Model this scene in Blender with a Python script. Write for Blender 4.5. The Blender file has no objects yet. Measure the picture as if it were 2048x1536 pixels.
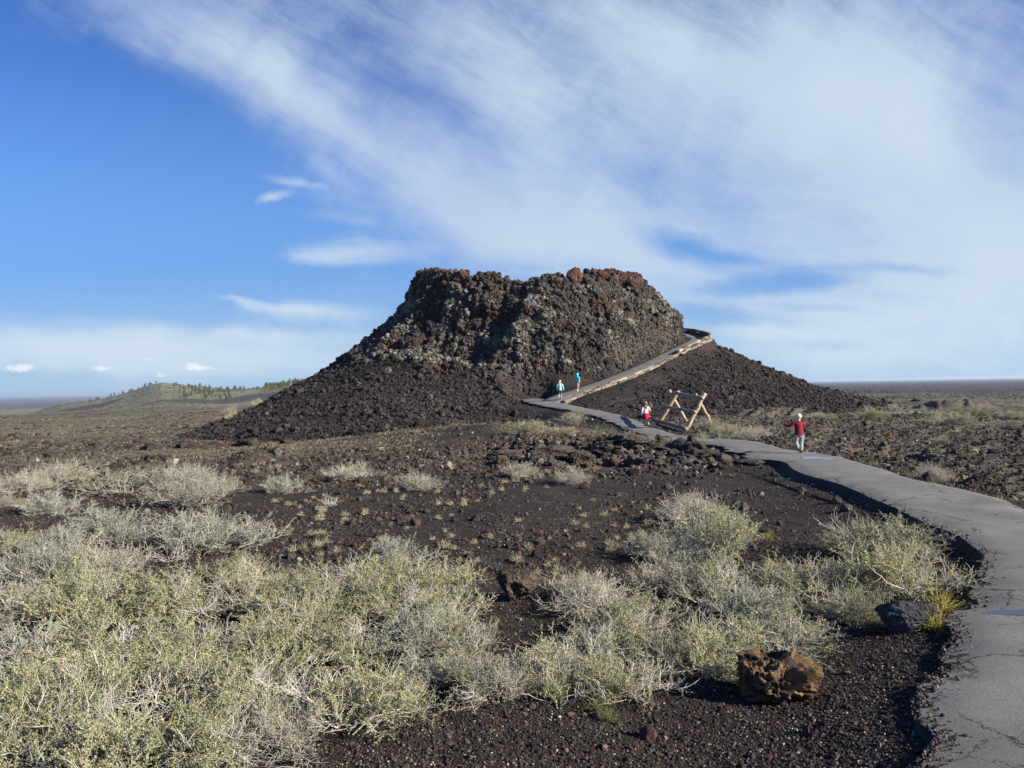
import bpy, bmesh, math, random
import numpy as np
from mathutils import Vector, Matrix, Euler
from mathutils.geometry import delaunay_2d_cdt

SC = bpy.context.scene
COL = SC.collection
R = math.radians
CZ = 1.72                       # eye height above the path (world z of the camera)
FPX = 1547.0                    # focal length in pixels of a 2048 px wide frame

# ------------------------------------------------------------------ camera
ROLL, PITCH = R(1.0), R(0.15)
F0 = Vector((0, math.cos(PITCH), math.sin(PITCH)))
R0 = Vector((1, 0, 0)); U0 = R0.cross(F0)
RR = R0 * math.cos(ROLL) - U0 * math.sin(ROLL)
UU = U0 * math.cos(ROLL) + R0 * math.sin(ROLL)
cam = bpy.data.cameras.new('camera'); cam_o = bpy.data.objects.new('camera', cam); COL.objects.link(cam_o)
cam.sensor_width = 36; cam.lens = 36 * FPX / 2048
cam.clip_start = 0.05; cam.clip_end = 80000
m = Matrix((RR, UU, -F0)).transposed().to_4x4(); m.translation = (0, 0, CZ)
cam_o.matrix_world = m
SC.camera = cam_o

# ------------------------------------------------------------------ sun, sky, exposure
SUN_EL, SUN_AZ = R(25), math.atan2(0.90, -0.42)         # azimuth clockwise from +Y
sdir = Vector((math.sin(SUN_AZ) * math.cos(SUN_EL), math.cos(SUN_AZ) * math.cos(SUN_EL), math.sin(SUN_EL)))
sun = bpy.data.lights.new('sun', 'SUN'); sun.energy = 5.0; sun.angle = R(0.53); sun.color = (1.0, 0.92, 0.80)
sun_o = bpy.data.objects.new('sun', sun); COL.objects.link(sun_o)
sun_o.rotation_euler = sdir.to_track_quat('Z', 'Y').to_euler()
SC.view_settings.view_transform = 'Standard'; SC.view_settings.look = 'None'
SC.view_settings.exposure = 0.95; SC.view_settings.gamma = 1.0
SC.cycles.max_bounces = 5; SC.cycles.diffuse_bounces = 2; SC.cycles.glossy_bounces = 2
SC.cycles.transparent_max_bounces = 6; SC.cycles.volume_bounces = 0


class NT:
    """small helper round a node tree"""
    def __init__(s, tree): s.t = tree; s.t.nodes.clear()
    def n(s, typ, **kw):
        nd = s.t.nodes.new(typ)
        for k, v in kw.items():
            if k.startswith('i_'):
                key = k[2:]; key = int(key) if key.isdigit() else key.replace('_', ' ')
                s.put(nd.inputs[key], v)
            else: setattr(nd, k, v)
        return nd
    def put(s, sock, v):
        if isinstance(v, bpy.types.NodeSocket): s.t.links.new(v, sock)
        elif v is not None: sock.default_value = v
    def m(s, op, a, b=None, c=None, clamp=False):
        nd = s.t.nodes.new('ShaderNodeMath'); nd.operation = op; nd.use_clamp = clamp
        s.put(nd.inputs[0], a); s.put(nd.inputs[1], b)
        if c is not None: s.put(nd.inputs[2], c)
        return nd.outputs[0]
    def mix(s, f, a, b, mode='MIX'):
        nd = s.t.nodes.new('ShaderNodeMix'); nd.data_type = 'RGBA'; nd.blend_type = mode
        s.put(nd.inputs[0], f); s.put(nd.inputs[6], a); s.put(nd.inputs[7], b)
        return nd.outputs[2]
    def ss(s, x, lo, hi, a=0.0, b=1.0):
        nd = s.t.nodes.new('ShaderNodeMapRange'); nd.interpolation_type = 'SMOOTHSTEP'
        s.put(nd.inputs[0], x)
        for i, v in zip((1, 2, 3, 4), (lo, hi, a, b)): s.put(nd.inputs[i], v)
        return nd.outputs[0]
    def noise(s, vec, scale, detail=3, rough=.55, dist=0.0):
        nd = s.n('ShaderNodeTexNoise'); s.put(nd.inputs['Vector'], vec)
        nd.inputs['Scale'].default_value = scale; nd.inputs['Detail'].default_value = detail
        nd.inputs['Roughness'].default_value = rough; nd.inputs['Distortion'].default_value = dist
        return nd.outputs['Fac']
    def mapping(s, vec, loc=(0, 0, 0), rot=0, sc=(1, 1, 1), typ='TEXTURE'):
        nd = s.n('ShaderNodeMapping', vector_type=typ); s.put(nd.inputs[0], vec)
        nd.inputs[1].default_value = loc; nd.inputs[2].default_value = (0, 0, rot); nd.inputs[3].default_value = sc
        return nd.outputs[0]


def raydir(u, v):
    return F0 + RR * ((u - 1024) / FPX) - UU * ((v - 768) / FPX)

def hor(u):                                             # image row of the horizon in column u
    return 772.05 - (u - 1024) * math.tan(ROLL)

world = bpy.data.worlds.new('World'); SC.world = world; world.use_nodes = True
w = NT(world.node_tree)
sky = w.n('ShaderNodeTexSky', sky_type='NISHITA', sun_disc=False, sun_elevation=SUN_EL, sun_rotation=SUN_AZ,
          altitude=1800, air_density=1.0, dust_density=0.35, ozone_density=2.5)
tc = w.n('ShaderNodeTexCoord')
sep = w.n('ShaderNodeSeparateXYZ', i_0=tc.outputs['Generated'])
yy = w.m('MAXIMUM', sep.outputs[1], 0.12)
cu = w.m('DIVIDE', sep.outputs[0], yy); cv = w.m('DIVIDE', sep.outputs[2], yy)
P = w.n('ShaderNodeCombineXYZ', i_0=cu, i_1=cv).outputs[0]
wn = w.n('ShaderNodeTexNoise', i_Scale=3.2, i_Detail=4, i_Roughness=.6); w.put(wn.inputs['Vector'], P)
wv = w.n('ShaderNodeVectorMath', operation='MULTIPLY_ADD')
w.put(wv.inputs[0], wn.outputs['Color']); wv.inputs[1].default_value = (.10, .07, 0); 
pw0 = w.n('ShaderNodeVectorMath', operation='SUBTRACT'); w.put(pw0.inputs[0], P); pw0.inputs[1].default_value = (.05, .035, 0)
w.put(wv.inputs[2], pw0.outputs[0]); PW = wv.outputs[0]
wn2 = w.n('ShaderNodeTexNoise', i_Scale=16, i_Detail=4, i_Roughness=.6); w.put(wn2.inputs['Vector'], P)
wv2 = w.n('ShaderNodeVectorMath', operation='MULTIPLY_ADD'); w.put(wv2.inputs[0], wn2.outputs['Color'])
wv2.inputs[1].default_value = (.05, .02, 0)
pw1 = w.n('ShaderNodeVectorMath', operation='SUBTRACT'); w.put(pw1.inputs[0], P); pw1.inputs[1].default_value = (.025, .01, 0); w.put(wv2.inputs[2], pw1.outputs[0])
PW2 = wv2.outputs[0]

def blob(vec, u, v, ru, rv, ang, wt, acc):              # an elliptic patch of cloud (or of clear sky) round one direction
    d = raydir(u, v); c = (d.x / d.y, d.z / d.y, 0)
    mp = w.mapping(vec, c, R(-ang), (ru / FPX, rv / FPX, 1))
    g = w.n('ShaderNodeTexGradient', gradient_type='SPHERICAL'); w.put(g.inputs[0], mp)
    return w.m('MULTIPLY_ADD', g.outputs['Fac'], wt, acc)

# thin cirrus cover
cov = None
acc = w.m('ADD', 0.0, 0.0)
for b in [(1500, 160, 1500, 560, 16, .85), (1850, 330, 1000, 520, 4, .62), (950, 400, 560, 200, 30, .50), (520, 170, 620, 120, 31, .50), (340, 50, 520, 150, 24, .50),
          (900, 60, 700, 240, 24, .34), (740, 300, 420, 60, 33, .26), (1150, 470, 520, 150, 10, .55), (960, 480, 200, 80, 6, .25), (1560, 260, 420, 90, 42, .22), (1720, 120, 260, 200, 60, .18),
          (1850, 640, 560, 190, -4, .75), (1900, 450, 420, 120, 4, .30), (200, 690, 800, 74, 2, 1.35), (560, 668, 420, 24, 2, .40), (260, 697, 200, 16, 2, .45), (200, 740, 900, 45, 1, .45),
          (1560, 664, 190, 24, 2, .55), (1620, 715, 420, 50, 3, .30), (610, 509, 130, 30, 4, .85), (720, 506, 190, 34, -3, .60), (640, 480, 190, 22, 4, .30), (465, 597, 140, 15, 11, .85), (610, 622, 250, 32, 5, .85), (590, 632, 60, 26, 10, .3), 
          (540, 392, 56, 15, -14, 1.0), (580, 362, 80, 12, 10, .60), (650, 340, 60, 26, 30, .35), (660, 430, 110, 20, 12, .30), (640, 372, 160, 40, 20, .25), (105, 545, 120, 16, -2, .28), (30, 585, 80, 18, 0, .20),
          (1360, 492, 150, 44, 16, -.75), (1500, 520, 150, 18, 8, -.35), (1570, 562, 190, 34, -3, -1.15), (1800, 536, 190, 16, 4, -.60), (1430, 630, 120, 26, 6, -.55), (1640, 615, 150, 12, 4, -.35), (1680, 690, 140, 16, 4, -.35), (1380, 560, 90, 60, 10, .20),
          (90, 400, 640, 330, 10, -.55), (430, 480, 360, 150, 12, -.40), (1130, 90, 260, 110, 30, -.22), (810, 160, 220, 80, 38, -.30), (1330, 330, 240, 90, 34, -.22), (1040, 300, 200, 70, 30, -.14), (1950, 220, 160, 70, 20, -.2), (900, 420, 260, 60, 14, .22), (1200, 470, 200, 60, 10, .2)]:
    acc = blob(PW if b[2] > 300 else PW2, b[0], b[1], b[2], b[3], b[4], b[5], acc)
low = w.ss(cv, .05, .42)                               # streaks lie flat near the horizon and fan upwards above it
def two(a, b):
    q = w.n('ShaderNodeMix'); w.put(q.inputs[0], low); w.put(q.inputs[2], b); w.put(q.inputs[3], a); return q.outputs[0]
st = two(w.noise(w.mapping(PW, (0, 0, 0), R(-31), (.85, .16, 1)), 2.2, 8, .68, .3), w.noise(w.mapping(PW, (0, 0, 0), R(-4), (.6, .10, 1)), 2.6, 6, .6, .4))
sf = two(w.noise(w.mapping(PW2, (2, 0, 0), R(-36), (.26, .040, 1)), 2.0, 8, .72, .6), w.noise(w.mapping(PW2, (2, 0, 0), R(-6), (.20, .022, 1)), 1.6, 8, .70, .6))
big = w.noise(w.mapping(PW, (3, 1, 0), R(-48), (.55, .36, 1)), 2.0, 5, .6, .6)
cross = w.noise(w.mapping(PW2, (1, 5, 0), R(55), (.5, .12, 1)), 2.0, 5, .6, .4)
tot = w.m('MULTIPLY_ADD', w.m('SUBTRACT', st, .5), .80, acc)
tot = w.m('MULTIPLY_ADD', w.m('SUBTRACT', big, .5), .85, tot)
tot = w.m('MULTIPLY_ADD', w.m('SUBTRACT', cross, .5), .45, tot)
tot = w.m('MULTIPLY_ADD', w.m('SUBTRACT', sf, .5), .36, tot)
fib = two(w.noise(w.mapping(PW2, (7, 0, 0), R(-33), (.14, .012, 1)), 1.5, 6, .7, .4), w.noise(w.mapping(PW2, (7, 0, 0), R(-5), (.14, .010, 1)), 1.5, 6, .7, .4))
tot = w.m('MULTIPLY_ADD', w.m('SUBTRACT', fib, .5), .15, tot)
mot = w.n('ShaderNodeTexNoise', i_Scale=7.0, i_Detail=9, i_Roughness=.64, i_Distortion=.35); w.put(mot.inputs['Vector'], w.mapping(PW2, (0, 3, 0), R(-25), (1.0, .62, 1)))
tot = w.m('MULTIPLY_ADD', w.m('SUBTRACT', mot.outputs['Fac'], .5), .62, tot)
alpha = w.ss(tot, -0.04, 1.34, 0.0, 0.97)
# small fair-weather cumulus low over the plain
cacc = w.m('ADD', 0.0, 0.0)
for b in [(52, 735, 26, 11, -4, 1.1), (20, 737, 30, 8, 0, .8), (205, 737, 30, 7, 0, 1.0), (385, 733, 24, 10, 3, 1.1), (405, 736, 26, 6, 3, .8), (322, 751, 16, 8, 0, .75), (300, 719, 40, 4, 2, .6)]:
    cacc = blob(P, b[0], b[1], b[2] * 1.3, b[3] * 1.4, b[4], b[5], cacc)
puff = w.noise(w.mapping(P, (0, 0, 0), 0, (1, .6, 1)), 150, 5, .7)
calpha = w.ss(w.m('MULTIPLY_ADD', w.m('SUBTRACT', puff, .5), 2.6, cacc), .30, .95, 0, .75)
calpha = w.m('MULTIPLY', calpha, w.ss(cacc, .01, .15))
skyb = w.n('ShaderNodeHueSaturation', i_Saturation=1.16, i_Value=1.0); w.put(skyb.inputs['Color'], sky.outputs[0])
tint = w.mix(1.0, skyb.outputs[0], (.50, .575, .80, 1), 'MULTIPLY')
tint = w.mix(w.ss(cv, .50, .06, 0, .85), tint, (.95, 2.0, 4.0, 1))
tint = w.mix(w.ss(cv, .17, -.01, 0, 1), tint, (2.1, 3.1, 4.15, 1))
ccol = w.mix(w.ss(w.noise(PW, 2.2, 3, .5), .35, .65), (2.45, 3.0, 4.15, 1), (3.15, 3.8, 4.45, 1))
ccol = w.mix(w.ss(cv, .30, .02), ccol, (3.3, 3.95, 4.55, 1))
s1 = w.mix(alpha, tint, ccol)
s2 = w.mix(calpha, s1, (4.9, 5.0, 5.15, 1))
bg = w.n('ShaderNodeBackground', i_Color=s2, i_Strength=0.10)
out = w.n('ShaderNodeOutputWorld', i_Surface=bg.outputs[0])

# ------------------------------------------------------------------ numeric noise
_rng = np.random.default_rng(7)
_perm = np.tile(_rng.permutation(256), 3).astype(np.int32)
_g = _rng.normal(size=(256, 3)); _g = (_g / np.linalg.norm(_g, axis=1)[:, None]).astype(np.float32)

def perlin(x, y, z):
    x = np.asarray(x, np.float64); y = np.asarray(y, np.float64); z = np.broadcast_to(np.asarray(z, np.float64), x.shape)
    xi = np.floor(x).astype(np.int64); yi = np.floor(y).astype(np.int64); zi = np.floor(z).astype(np.int64)
    xf = (x - xi).astype(np.float32); yf = (y - yi).astype(np.float32); zf = (z - zi).astype(np.float32)
    xi &= 255; yi &= 255; zi &= 255
    u = xf * xf * xf * (xf * (xf * 6 - 15) + 10); v = yf * yf * yf * (yf * (yf * 6 - 15) + 10); t = zf * zf * zf * (zf * (zf * 6 - 15) + 10)
    def gd(i, j, k):
        h = _perm[_perm[_perm[xi + i] + yi + j] + zi + k]
        return _g[h, 0] * (xf - i) + _g[h, 1] * (yf - j) + _g[h, 2] * (zf - k)
    def lerp(a, b, f): return a + (b - a) * f
    a0 = lerp(lerp(gd(0, 0, 0), gd(1, 0, 0), u), lerp(gd(0, 1, 0), gd(1, 1, 0), u), v)
    a1 = lerp(lerp(gd(0, 0, 1), gd(1, 0, 1), u), lerp(gd(0, 1, 1), gd(1, 1, 1), u), v)
    return lerp(a0, a1, t) * 1.5

def fbm(x, y, z, oct=3, ridged=False):
    s = 0; a = 1.0; f = 1.0; tot = 0
    for i in range(oct):
        n = perlin(x * f + 17 * i, y * f + 31 * i, np.asarray(z) * f + 5 * i)
        if ridged: n = 1 - 2 * np.abs(n)
        s = s + a * n; tot += a; a *= .5; f *= 2.03
    return s / tot

def worley(x, y, z):                                    # distance to the nearest and second nearest cell point, and the cell's id
    xi = np.floor(x).astype(np.int64); yi = np.floor(y).astype(np.int64); zi = np.floor(z).astype(np.int64)
    d1 = np.full(x.shape, 9., np.float32); d2 = d1.copy(); cid = np.zeros(x.shape, np.int32)
    for i in (-1, 0, 1):
        for j in (-1, 0, 1):
            for k in (-1, 0, 1):
                h = _perm[_perm[_perm[(xi + i) & 255] + ((yi + j) & 255)] + ((zi + k) & 255)]
                dx = xi + i + .5 + .42 * _g[h, 0] * 1.3 - x; dy = yi + j + .5 + .42 * _g[h, 1] * 1.3 - y; dz = zi + k + .5 + .42 * _g[h, 2] * 1.3 - z
                d = np.sqrt(dx * dx + dy * dy + dz * dz).astype(np.float32)
                c = d < d1
                d2 = np.where(c, d1, np.minimum(d2, d)); cid = np.where(c, h, cid); d1 = np.where(c, d, d1)
    return d1, d2, cid

def sstep(x, a, b):
    t = np.clip((np.asarray(x, float) - a) / (b - a), 0, 1); return t * t * (3 - 2 * t)
def lerp(a, b, t): return a + (b - a) * t

# ------------------------------------------------------------------ mesh and object helpers
def mesh_np(name, V, F, mat=None, col=None, smooth=True):
    me = bpy.data.meshes.new(name); V = np.asarray(V, np.float32); F = np.asarray(F, np.int32); k = F.shape[1]
    me.vertices.add(len(V)); me.vertices.foreach_set('co', V.ravel())
    me.loops.add(F.size); me.loops.foreach_set('vertex_index', F.ravel())
    me.polygons.add(len(F)); me.polygons.foreach_set('loop_start', np.arange(0, F.size, k, dtype=np.int32))
    me.update(calc_edges=True)
    me.polygons.foreach_set('use_smooth', np.full(len(F), smooth))
    if col is not None:
        at = me.attributes.new('tone', 'FLOAT_COLOR', 'POINT'); c = np.asarray(col, np.float32)
        if c.shape[1] == 3: c = np.c_[c, np.zeros(len(c), np.float32)]
        at.data.foreach_set('color', c.ravel())
    if mat: me.materials.append(mat)
    return me

def link(name, me, parent=None, loc=None):
    o = bpy.data.objects.new(name, me); COL.objects.link(o)
    if parent: o.parent = parent
    if loc is not None: o.location = loc
    return o
def tag(o, label=None, cat=None, group=None, kind=None):
    if label: o['label'] = label
    if cat: o['category'] = cat
    if group: o['group'] = group
    if kind: o['kind'] = kind
    return o
def empty(name, loc, rz=0):
    o = bpy.data.objects.new(name, None); COL.objects.link(o); o.location = loc; o.rotation_euler.z = rz; o.empty_display_size = .2
    return o
def copy_tree(o):
    c = o.copy(); COL.objects.link(c)
    for ch in o.children:
        d = ch.copy(); COL.objects.link(d); d.parent = c
        for g in ch.children:
            e = g.copy(); COL.objects.link(e); e.parent = d
    return c

def grid_faces(nr, nc, wrap=False):
    i = np.arange(nr - 1)[:, None]; j = np.arange(nc if wrap else nc - 1)[None, :]; j2 = (j + 1) % nc
    a = i * nc + j; b = i * nc + j2; c = (i + 1) * nc + j2; d = (i + 1) * nc + j
    return np.stack([a, b, c, d], -1).reshape(-1, 4)

def material(name, rough=.9, spec=.25):
    m = bpy.data.materials.new(name); m.use_nodes = True; n = NT(m.node_tree)
    b = n.n('ShaderNodeBsdfPrincipled'); b.inputs['Roughness'].default_value = rough
    b.inputs['Specular IOR Level'].default_value = spec
    o = n.n('ShaderNodeOutputMaterial', i_Surface=b.outputs[0])
    return m, n, b

def lava_mat(name, fine, bump, rough=.95):
    """rock whose own colour sits in the 'tone' attribute (alpha = how much lichen grows on it)"""
    m, n, b = material(name, rough, .15)
    at = n.n('ShaderNodeAttribute', attribute_name='tone'); tcd = n.n('ShaderNodeTexCoord').outputs['Object']
    n1 = n.noise(tcd, fine, 5, .7); n2 = n.noise(tcd, fine * .23, 3, .6)
    c = n.mix(1.0, at.outputs['Color'], n.n('ShaderNodeMapRange', i_0=n1, i_1=.25, i_2=.75, i_3=.45, i_4=1.6).outputs[0], 'MULTIPLY')
    c = n.mix(n.ss(n2, .45, .7, 0, .5), c, n.mix(1.0, c, (1.22, .97, .86, 1), 'MULTIPLY'))
    n3 = n.noise(tcd, fine * .035, 4, .65); n4 = n.noise(tcd, fine * .004, 5, .7)
    c = n.mix(1.0, c, n.n('ShaderNodeMapRange', i_0=n3, i_1=.3, i_2=.7, i_3=.72, i_4=1.32).outputs[0], 'MULTIPLY')
    c = n.mix(1.0, c, n.n('ShaderNodeMapRange', i_0=n4, i_1=.3, i_2=.7, i_3=.75, i_4=1.28).outputs[0], 'MULTIPLY')
    lic = n.noise(tcd, fine * 1.3, 4, .8)
    thr = n.m('SUBTRACT', .95, n.m('MULTIPLY', at.outputs['Alpha'], .62))
    lm = n.ss(n.m('SUBTRACT', lic, thr), -.05, .09)
    hue = n.noise(tcd, fine * .15, 2, .5)
    lc = n.mix(n.ss(hue, .4, .62), (.25, .247, .21, 1), (.205, .195, .125, 1))
    c = n.mix(n.m('MULTIPLY', lm, .9), c, lc)
    n.put(b.inputs['Base Color'], c)
    bp = n.n('ShaderNodeBump', i_Strength=.9, i_Distance=bump, i_Height=n1); n.put(b.inputs['Normal'], bp.outputs[0])
    return m

# ------------------------------------------------------------------ the paved path: its plan and its height
ZP_Y = np.array([-5, 12, 18.8, 23.5, 26, 30, 35, 40, 45, 52, 56, 70]); ZP_Z = np.array([-1.72, -1.72, -1.76, -1.74, -1.88, -1.93, -1.95, -1.75, -1.40, -1.02, -.93, -.9]) + CZ
def zpath(y): return np.interp(y, ZP_Y, ZP_Z)
_ys = np.geomspace(1.5, 56, 4000); _sl = (CZ - zpath(_ys)) / _ys
_sl = np.minimum.accumulate(_sl)
def on_path(u, v):                                      # the point of the path surface seen at a pixel
    d = raydir(u, v); s = -d.z / d.y
    y = float(np.interp(-s, -_sl, _ys)); return (d.x / d.y * y, y)

LEFT_W = [(0.9, -1.5), (1.2, .6), (1.55, 2.2)]
LEFT_PX = [(1816, 1536), (1836, 1523), (1864, 1495), (1885, 1468), (1857, 1440), (1836, 1426), (1833, 1398), (1854, 1359), (1903, 1321), (1882, 1311), (1893, 1290),
           (1920, 1265), (1905, 1250), (1885, 1237), (1900, 1220), (1934, 1209), (1962, 1192), (1938, 1188), (1938, 1171), (1976, 1157), (1955, 1140), (1968, 1128), (1972, 1105),
           (1952, 1090), (1927, 1070), (1892, 1056), (1847, 1038), (1820, 1024), (1785, 1008), (1741, 990), (1706, 973), (1653, 956), (1610, 945), (1589, 936), (1572, 922), (1550, 917), (1520, 916), (1486, 911),
           (1500, 906), (1457, 900), (1449, 893), (1440, 888), (1396, 884), (1360, 881), (1318, 879.5), (1283, 866), (1262, 860), (1243, 852), (1218, 840), (1186, 829.5), (1154, 822), (1111, 814.6),
           (1072, 807.6), (1053, 803.5), (1047, 800), (1049, 797.4), (1060, 795.4)]
RIGHT_W = [(3.4, -1.5), (3.9, 1.5), (4.7, 4.5), (5.8, 7.5)]
RIGHT_PX = [(2048, 1013), (2005, 993), (1946, 978), (1887, 967), (1843, 958), (1799, 946), (1764, 934), (1711, 920), (1682, 911), (1624, 902), (1565, 895), (1545, 888), (1512, 881), (1477, 878),
            (1357, 869), (1318, 857), (1279, 840.5), (1237, 828), (1205, 821.5), (1167, 814), (1129, 806), (1111, 801.5), (1082, 796.4)]
def chaikin(P):
    q = [P[0]]
    for a, b in zip(P, P[1:]): q += [(a[0] * .75 + b[0] * .25, a[1] * .75 + b[1] * .25), (a[0] * .25 + b[0] * .75, a[1] * .25 + b[1] * .75)]
    return q + [P[-1]]
left = LEFT_W + [on_path(*p) for p in chaikin(LEFT_PX)]
right = RIGHT_W + [on_path(*p) for p in RIGHT_PX]
PATH_POLY = np.array(left + right[::-1])

def seg_dist(px, py, poly, closed=True):
    d = np.full(px.shape, 1e9); n = len(poly)
    for i in range(n if closed else n - 1):
        ax, ay = poly[i][:2]; bx, by = poly[(i + 1) % n][:2]
        vx, vy = bx - ax, by - ay; L = vx * vx + vy * vy + 1e-12
        t = np.clip(((px - ax) * vx + (py - ay) * vy) / L, 0, 1)
        d = np.minimum(d, (px - ax - t * vx) ** 2 + (py - ay - t * vy) ** 2)
    return np.sqrt(d)
def inside(px, py, poly):
    c = np.zeros(px.shape, bool); n = len(poly)
    for i in range(n):
        ax, ay = poly[i]; bx, by = poly[(i + 1) % n]
        if ay == by: continue
        c ^= ((ay > py) != (by > py)) & (px < (bx - ax) * (py - ay) / (by - ay) + ax)
    return c
def path_sd(x, y):
    d = np.full(x.shape, 50.); k = (y < 62) & (x > -3) & (x < 14) & (y > -4)
    if k.any():
        q = seg_dist(x[k], y[k], PATH_POLY); ins = inside(x[k], y[k], PATH_POLY); d[k] = np.where(ins, -q, q)
    return d

# ------------------------------------------------------------------ the land
CX, CY = 2.0, 75.0                                      # middle of the spatter cone
LD = np.log(np.array([.5, 10, 25, 42, 88, 200, 353, 700, 1500, 4000, 20000, 40000]))
ZL = np.array([-1.95, -2.0, -2.2, -2.9, -4.1, -6.3, -8, -16, -27, -52, -75, -80]) + CZ
ZR = np.array([-1.92, -1.95, -2.0, -2.05, -2.7, -4.6, -6.5, -10, -15, -20, -24, -26]) + CZ
SKY_U = np.array([60, 130, 200, 260, 300, 322, 345, 400, 440, 480, 520, 560, 600, 700, 800, 1000, 1200, 1500])
SKY_V = np.array([814, 808, 799, 785, 772, 767.5, 769, 775, 779, 779, 777, 774, 768, 762, 764, 770, 775, 778])
SKY_Z = (hor(SKY_U) - SKY_V) / FPX * 620 + CZ

def ground_parts(x, y):
    x = np.asarray(x, float); y = np.asarray(y, float)
    d = np.hypot(x, y) + 1e-6; th = np.arctan2(x, y); ld = np.log(np.maximum(d, .5))
    wl = sstep(-th, .02, .30)
    z = lerp(np.interp(ld, LD, ZR), np.interp(ld, LD, ZL), wl)
    # wooded cinder hills to the left
    k = (y > 150) & (th < .35) & (th > -.75); hm = np.zeros(x.shape)
    if k.any():
        uu = 1024 + FPX * x[k] / y[k]
        B = sstep(y[k], 260, 610) * (1 - sstep(y[k], 640, 1150)); top = np.interp(uu, SKY_U, SKY_Z)
        fade = sstep(uu, 40, 140) * (1 - sstep(uu, 1200, 1600)); hh = np.maximum(top - z[k], 0) * B * fade
        hm[k] = hh; z[k] += hh
        kk = hh > .5; z[k] += kk * fbm(x[k] / 60, y[k] / 60, 3.3, 3) * 2.0 * B
    sd = path_sd(x, y)
    # roughness: cinders lie smooth, lava flows are broken
    rl = sstep(y, 15, 19) * (1 - sstep(y, 23, 28)) * (1 - sstep(x, 4.2, 5.2))            # rubble bank before the cone
    rr = sstep(sd, .5, 2.0) * sstep(x - np.interp(y, [0, 10, 20, 60], [3, 7, 7.5, 8]), -.5, 1) * sstep(y, 5, 10)
    rough = np.clip(np.maximum(rl * .9, rr), 0, 1)
    near = (d < 160)
    n = np.zeros(x.shape); n2 = np.zeros(x.shape)
    k = near
    if k.any():
        n[k] = fbm(x[k] / 2.6, y[k] / 2.6, 1.7, 4)
        a = R(38); xr = x[k] * math.cos(a) - y[k] * math.sin(a); yr = x[k] * math.sin(a) + y[k] * math.cos(a)
        n2[k] = fbm(xr / 1.0 + .5 * n[k], yr / 3.2, 8.1, 4, True)
    amp = .07 * sstep(d, 2, 9) + .10 * rough
    z = z + n * amp * near
    z = z + n2 * rough * (.11 + .08 * rr) * near
    if k.any():
        kk = k & (d < 60)
        z[kk] += fbm(x[kk] / .40, y[kk] / .40, 4.4, 4) * (.030 + .085 * rough[kk])
    far = ~near
    if far.any():
        z[far] += fbm(x[far] / 55, y[far] / 55, 2.2, 4) * np.interp(d[far], [160, 300, 3000], [.25, .7, 5.])
    mid = (d > 45) & (d < 420)
    if mid.any(): z[mid] += fbm(x[mid] / 7, y[mid] / 7, 6.6, 4, True) * .28 * sstep(d[mid], 45, 90) * (1 - sstep(d[mid], 250, 420))
    # lava knolls and collapsed hollows in front of the cone
    for (bx, by, br, bh) in KNOLLS:
        q = np.hypot(x - bx, y - by) / br; k = q < 1.6
        if k.any(): z[k] += bh * (1 - sstep(q[k] + .35 * n[k], .25, 1.15)) * (1 + .5 * n2[k])
    rc = np.hypot(x - CX, y - CY); z = z - 1.2 * (1 - sstep(rc, 26, 30.5))
    k = 1 - sstep(sd, .03, np.where(x < 5, .9, 1.3)); k = np.where(sd < 0, 1, k)
    z = lerp(z, zpath(y) - np.interp(y, [6, 9, 16, 20], [.10, .15, .16, .12]), k)
    z = np.where(sd < -.05, zpath(y) - .2, z)
    return z, rough, rl, rr, hm, n, n2, sd, d, th

def _kp(u, y): return u and ((u - 1024) / FPX * y)
KNOLLS = [(_kp(1250, 21.0), 21.0, 1.35, .26), (_kp(1395, 20.3), 20.3, .9, .26), (_kp(1325, 22.2), 22.2, 1.1, .26), (_kp(1180, 23.5), 23.5, 1.1, .22), (_kp(1060, 23.0), 23.0, 1.0, .28),
          (_kp(1105, 20.9), 20.4, 1.0, -1.1), (_kp(1225, 18.6), 18.8, .9, -.7), (_kp(1080, 19.2), 19.2, .5, .16), (_kp(1165, 19.8), 19.8, .35, .30), (_kp(900, 24), 24, 1.2, .08), (_kp(700, 24), 24, 1.5, .10), (_kp(520, 22), 22, 1.3, .32),
          (_kp(300, 21), 21, 1.4, .26), (_kp(1480, 17.5), 17.5, .9, .12), (_kp(1905, 60), 60, 3.0, .5), (_kp(1560, 44), 44, 3, .4)]

def ground(x, y):
    a = ground_parts(np.atleast_1d(x).astype(float), np.atleast_1d(y).astype(float))[0]
    return a if np.ndim(x) else float(a[0])
_gy = np.geomspace(2.2, 900, 1500)
def on_ground(u, v):                                    # the first ground point seen at a pixel
    d = raydir(u, v); k = d.x / d.y; s = d.z / d.y
    zr = CZ + s * _gy; g = ground(k * _gy, _gy); i = int(np.argmax(zr < g))
    y = _gy[i]; return Vector((k * y, y, float(g[i])))

def dep(u, v, y):                                       # the point at a given distance along a pixel's ray
    d = raydir(u, v); return Vector((d.x / d.y * y, y, CZ + d.z / d.y * y))

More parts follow.
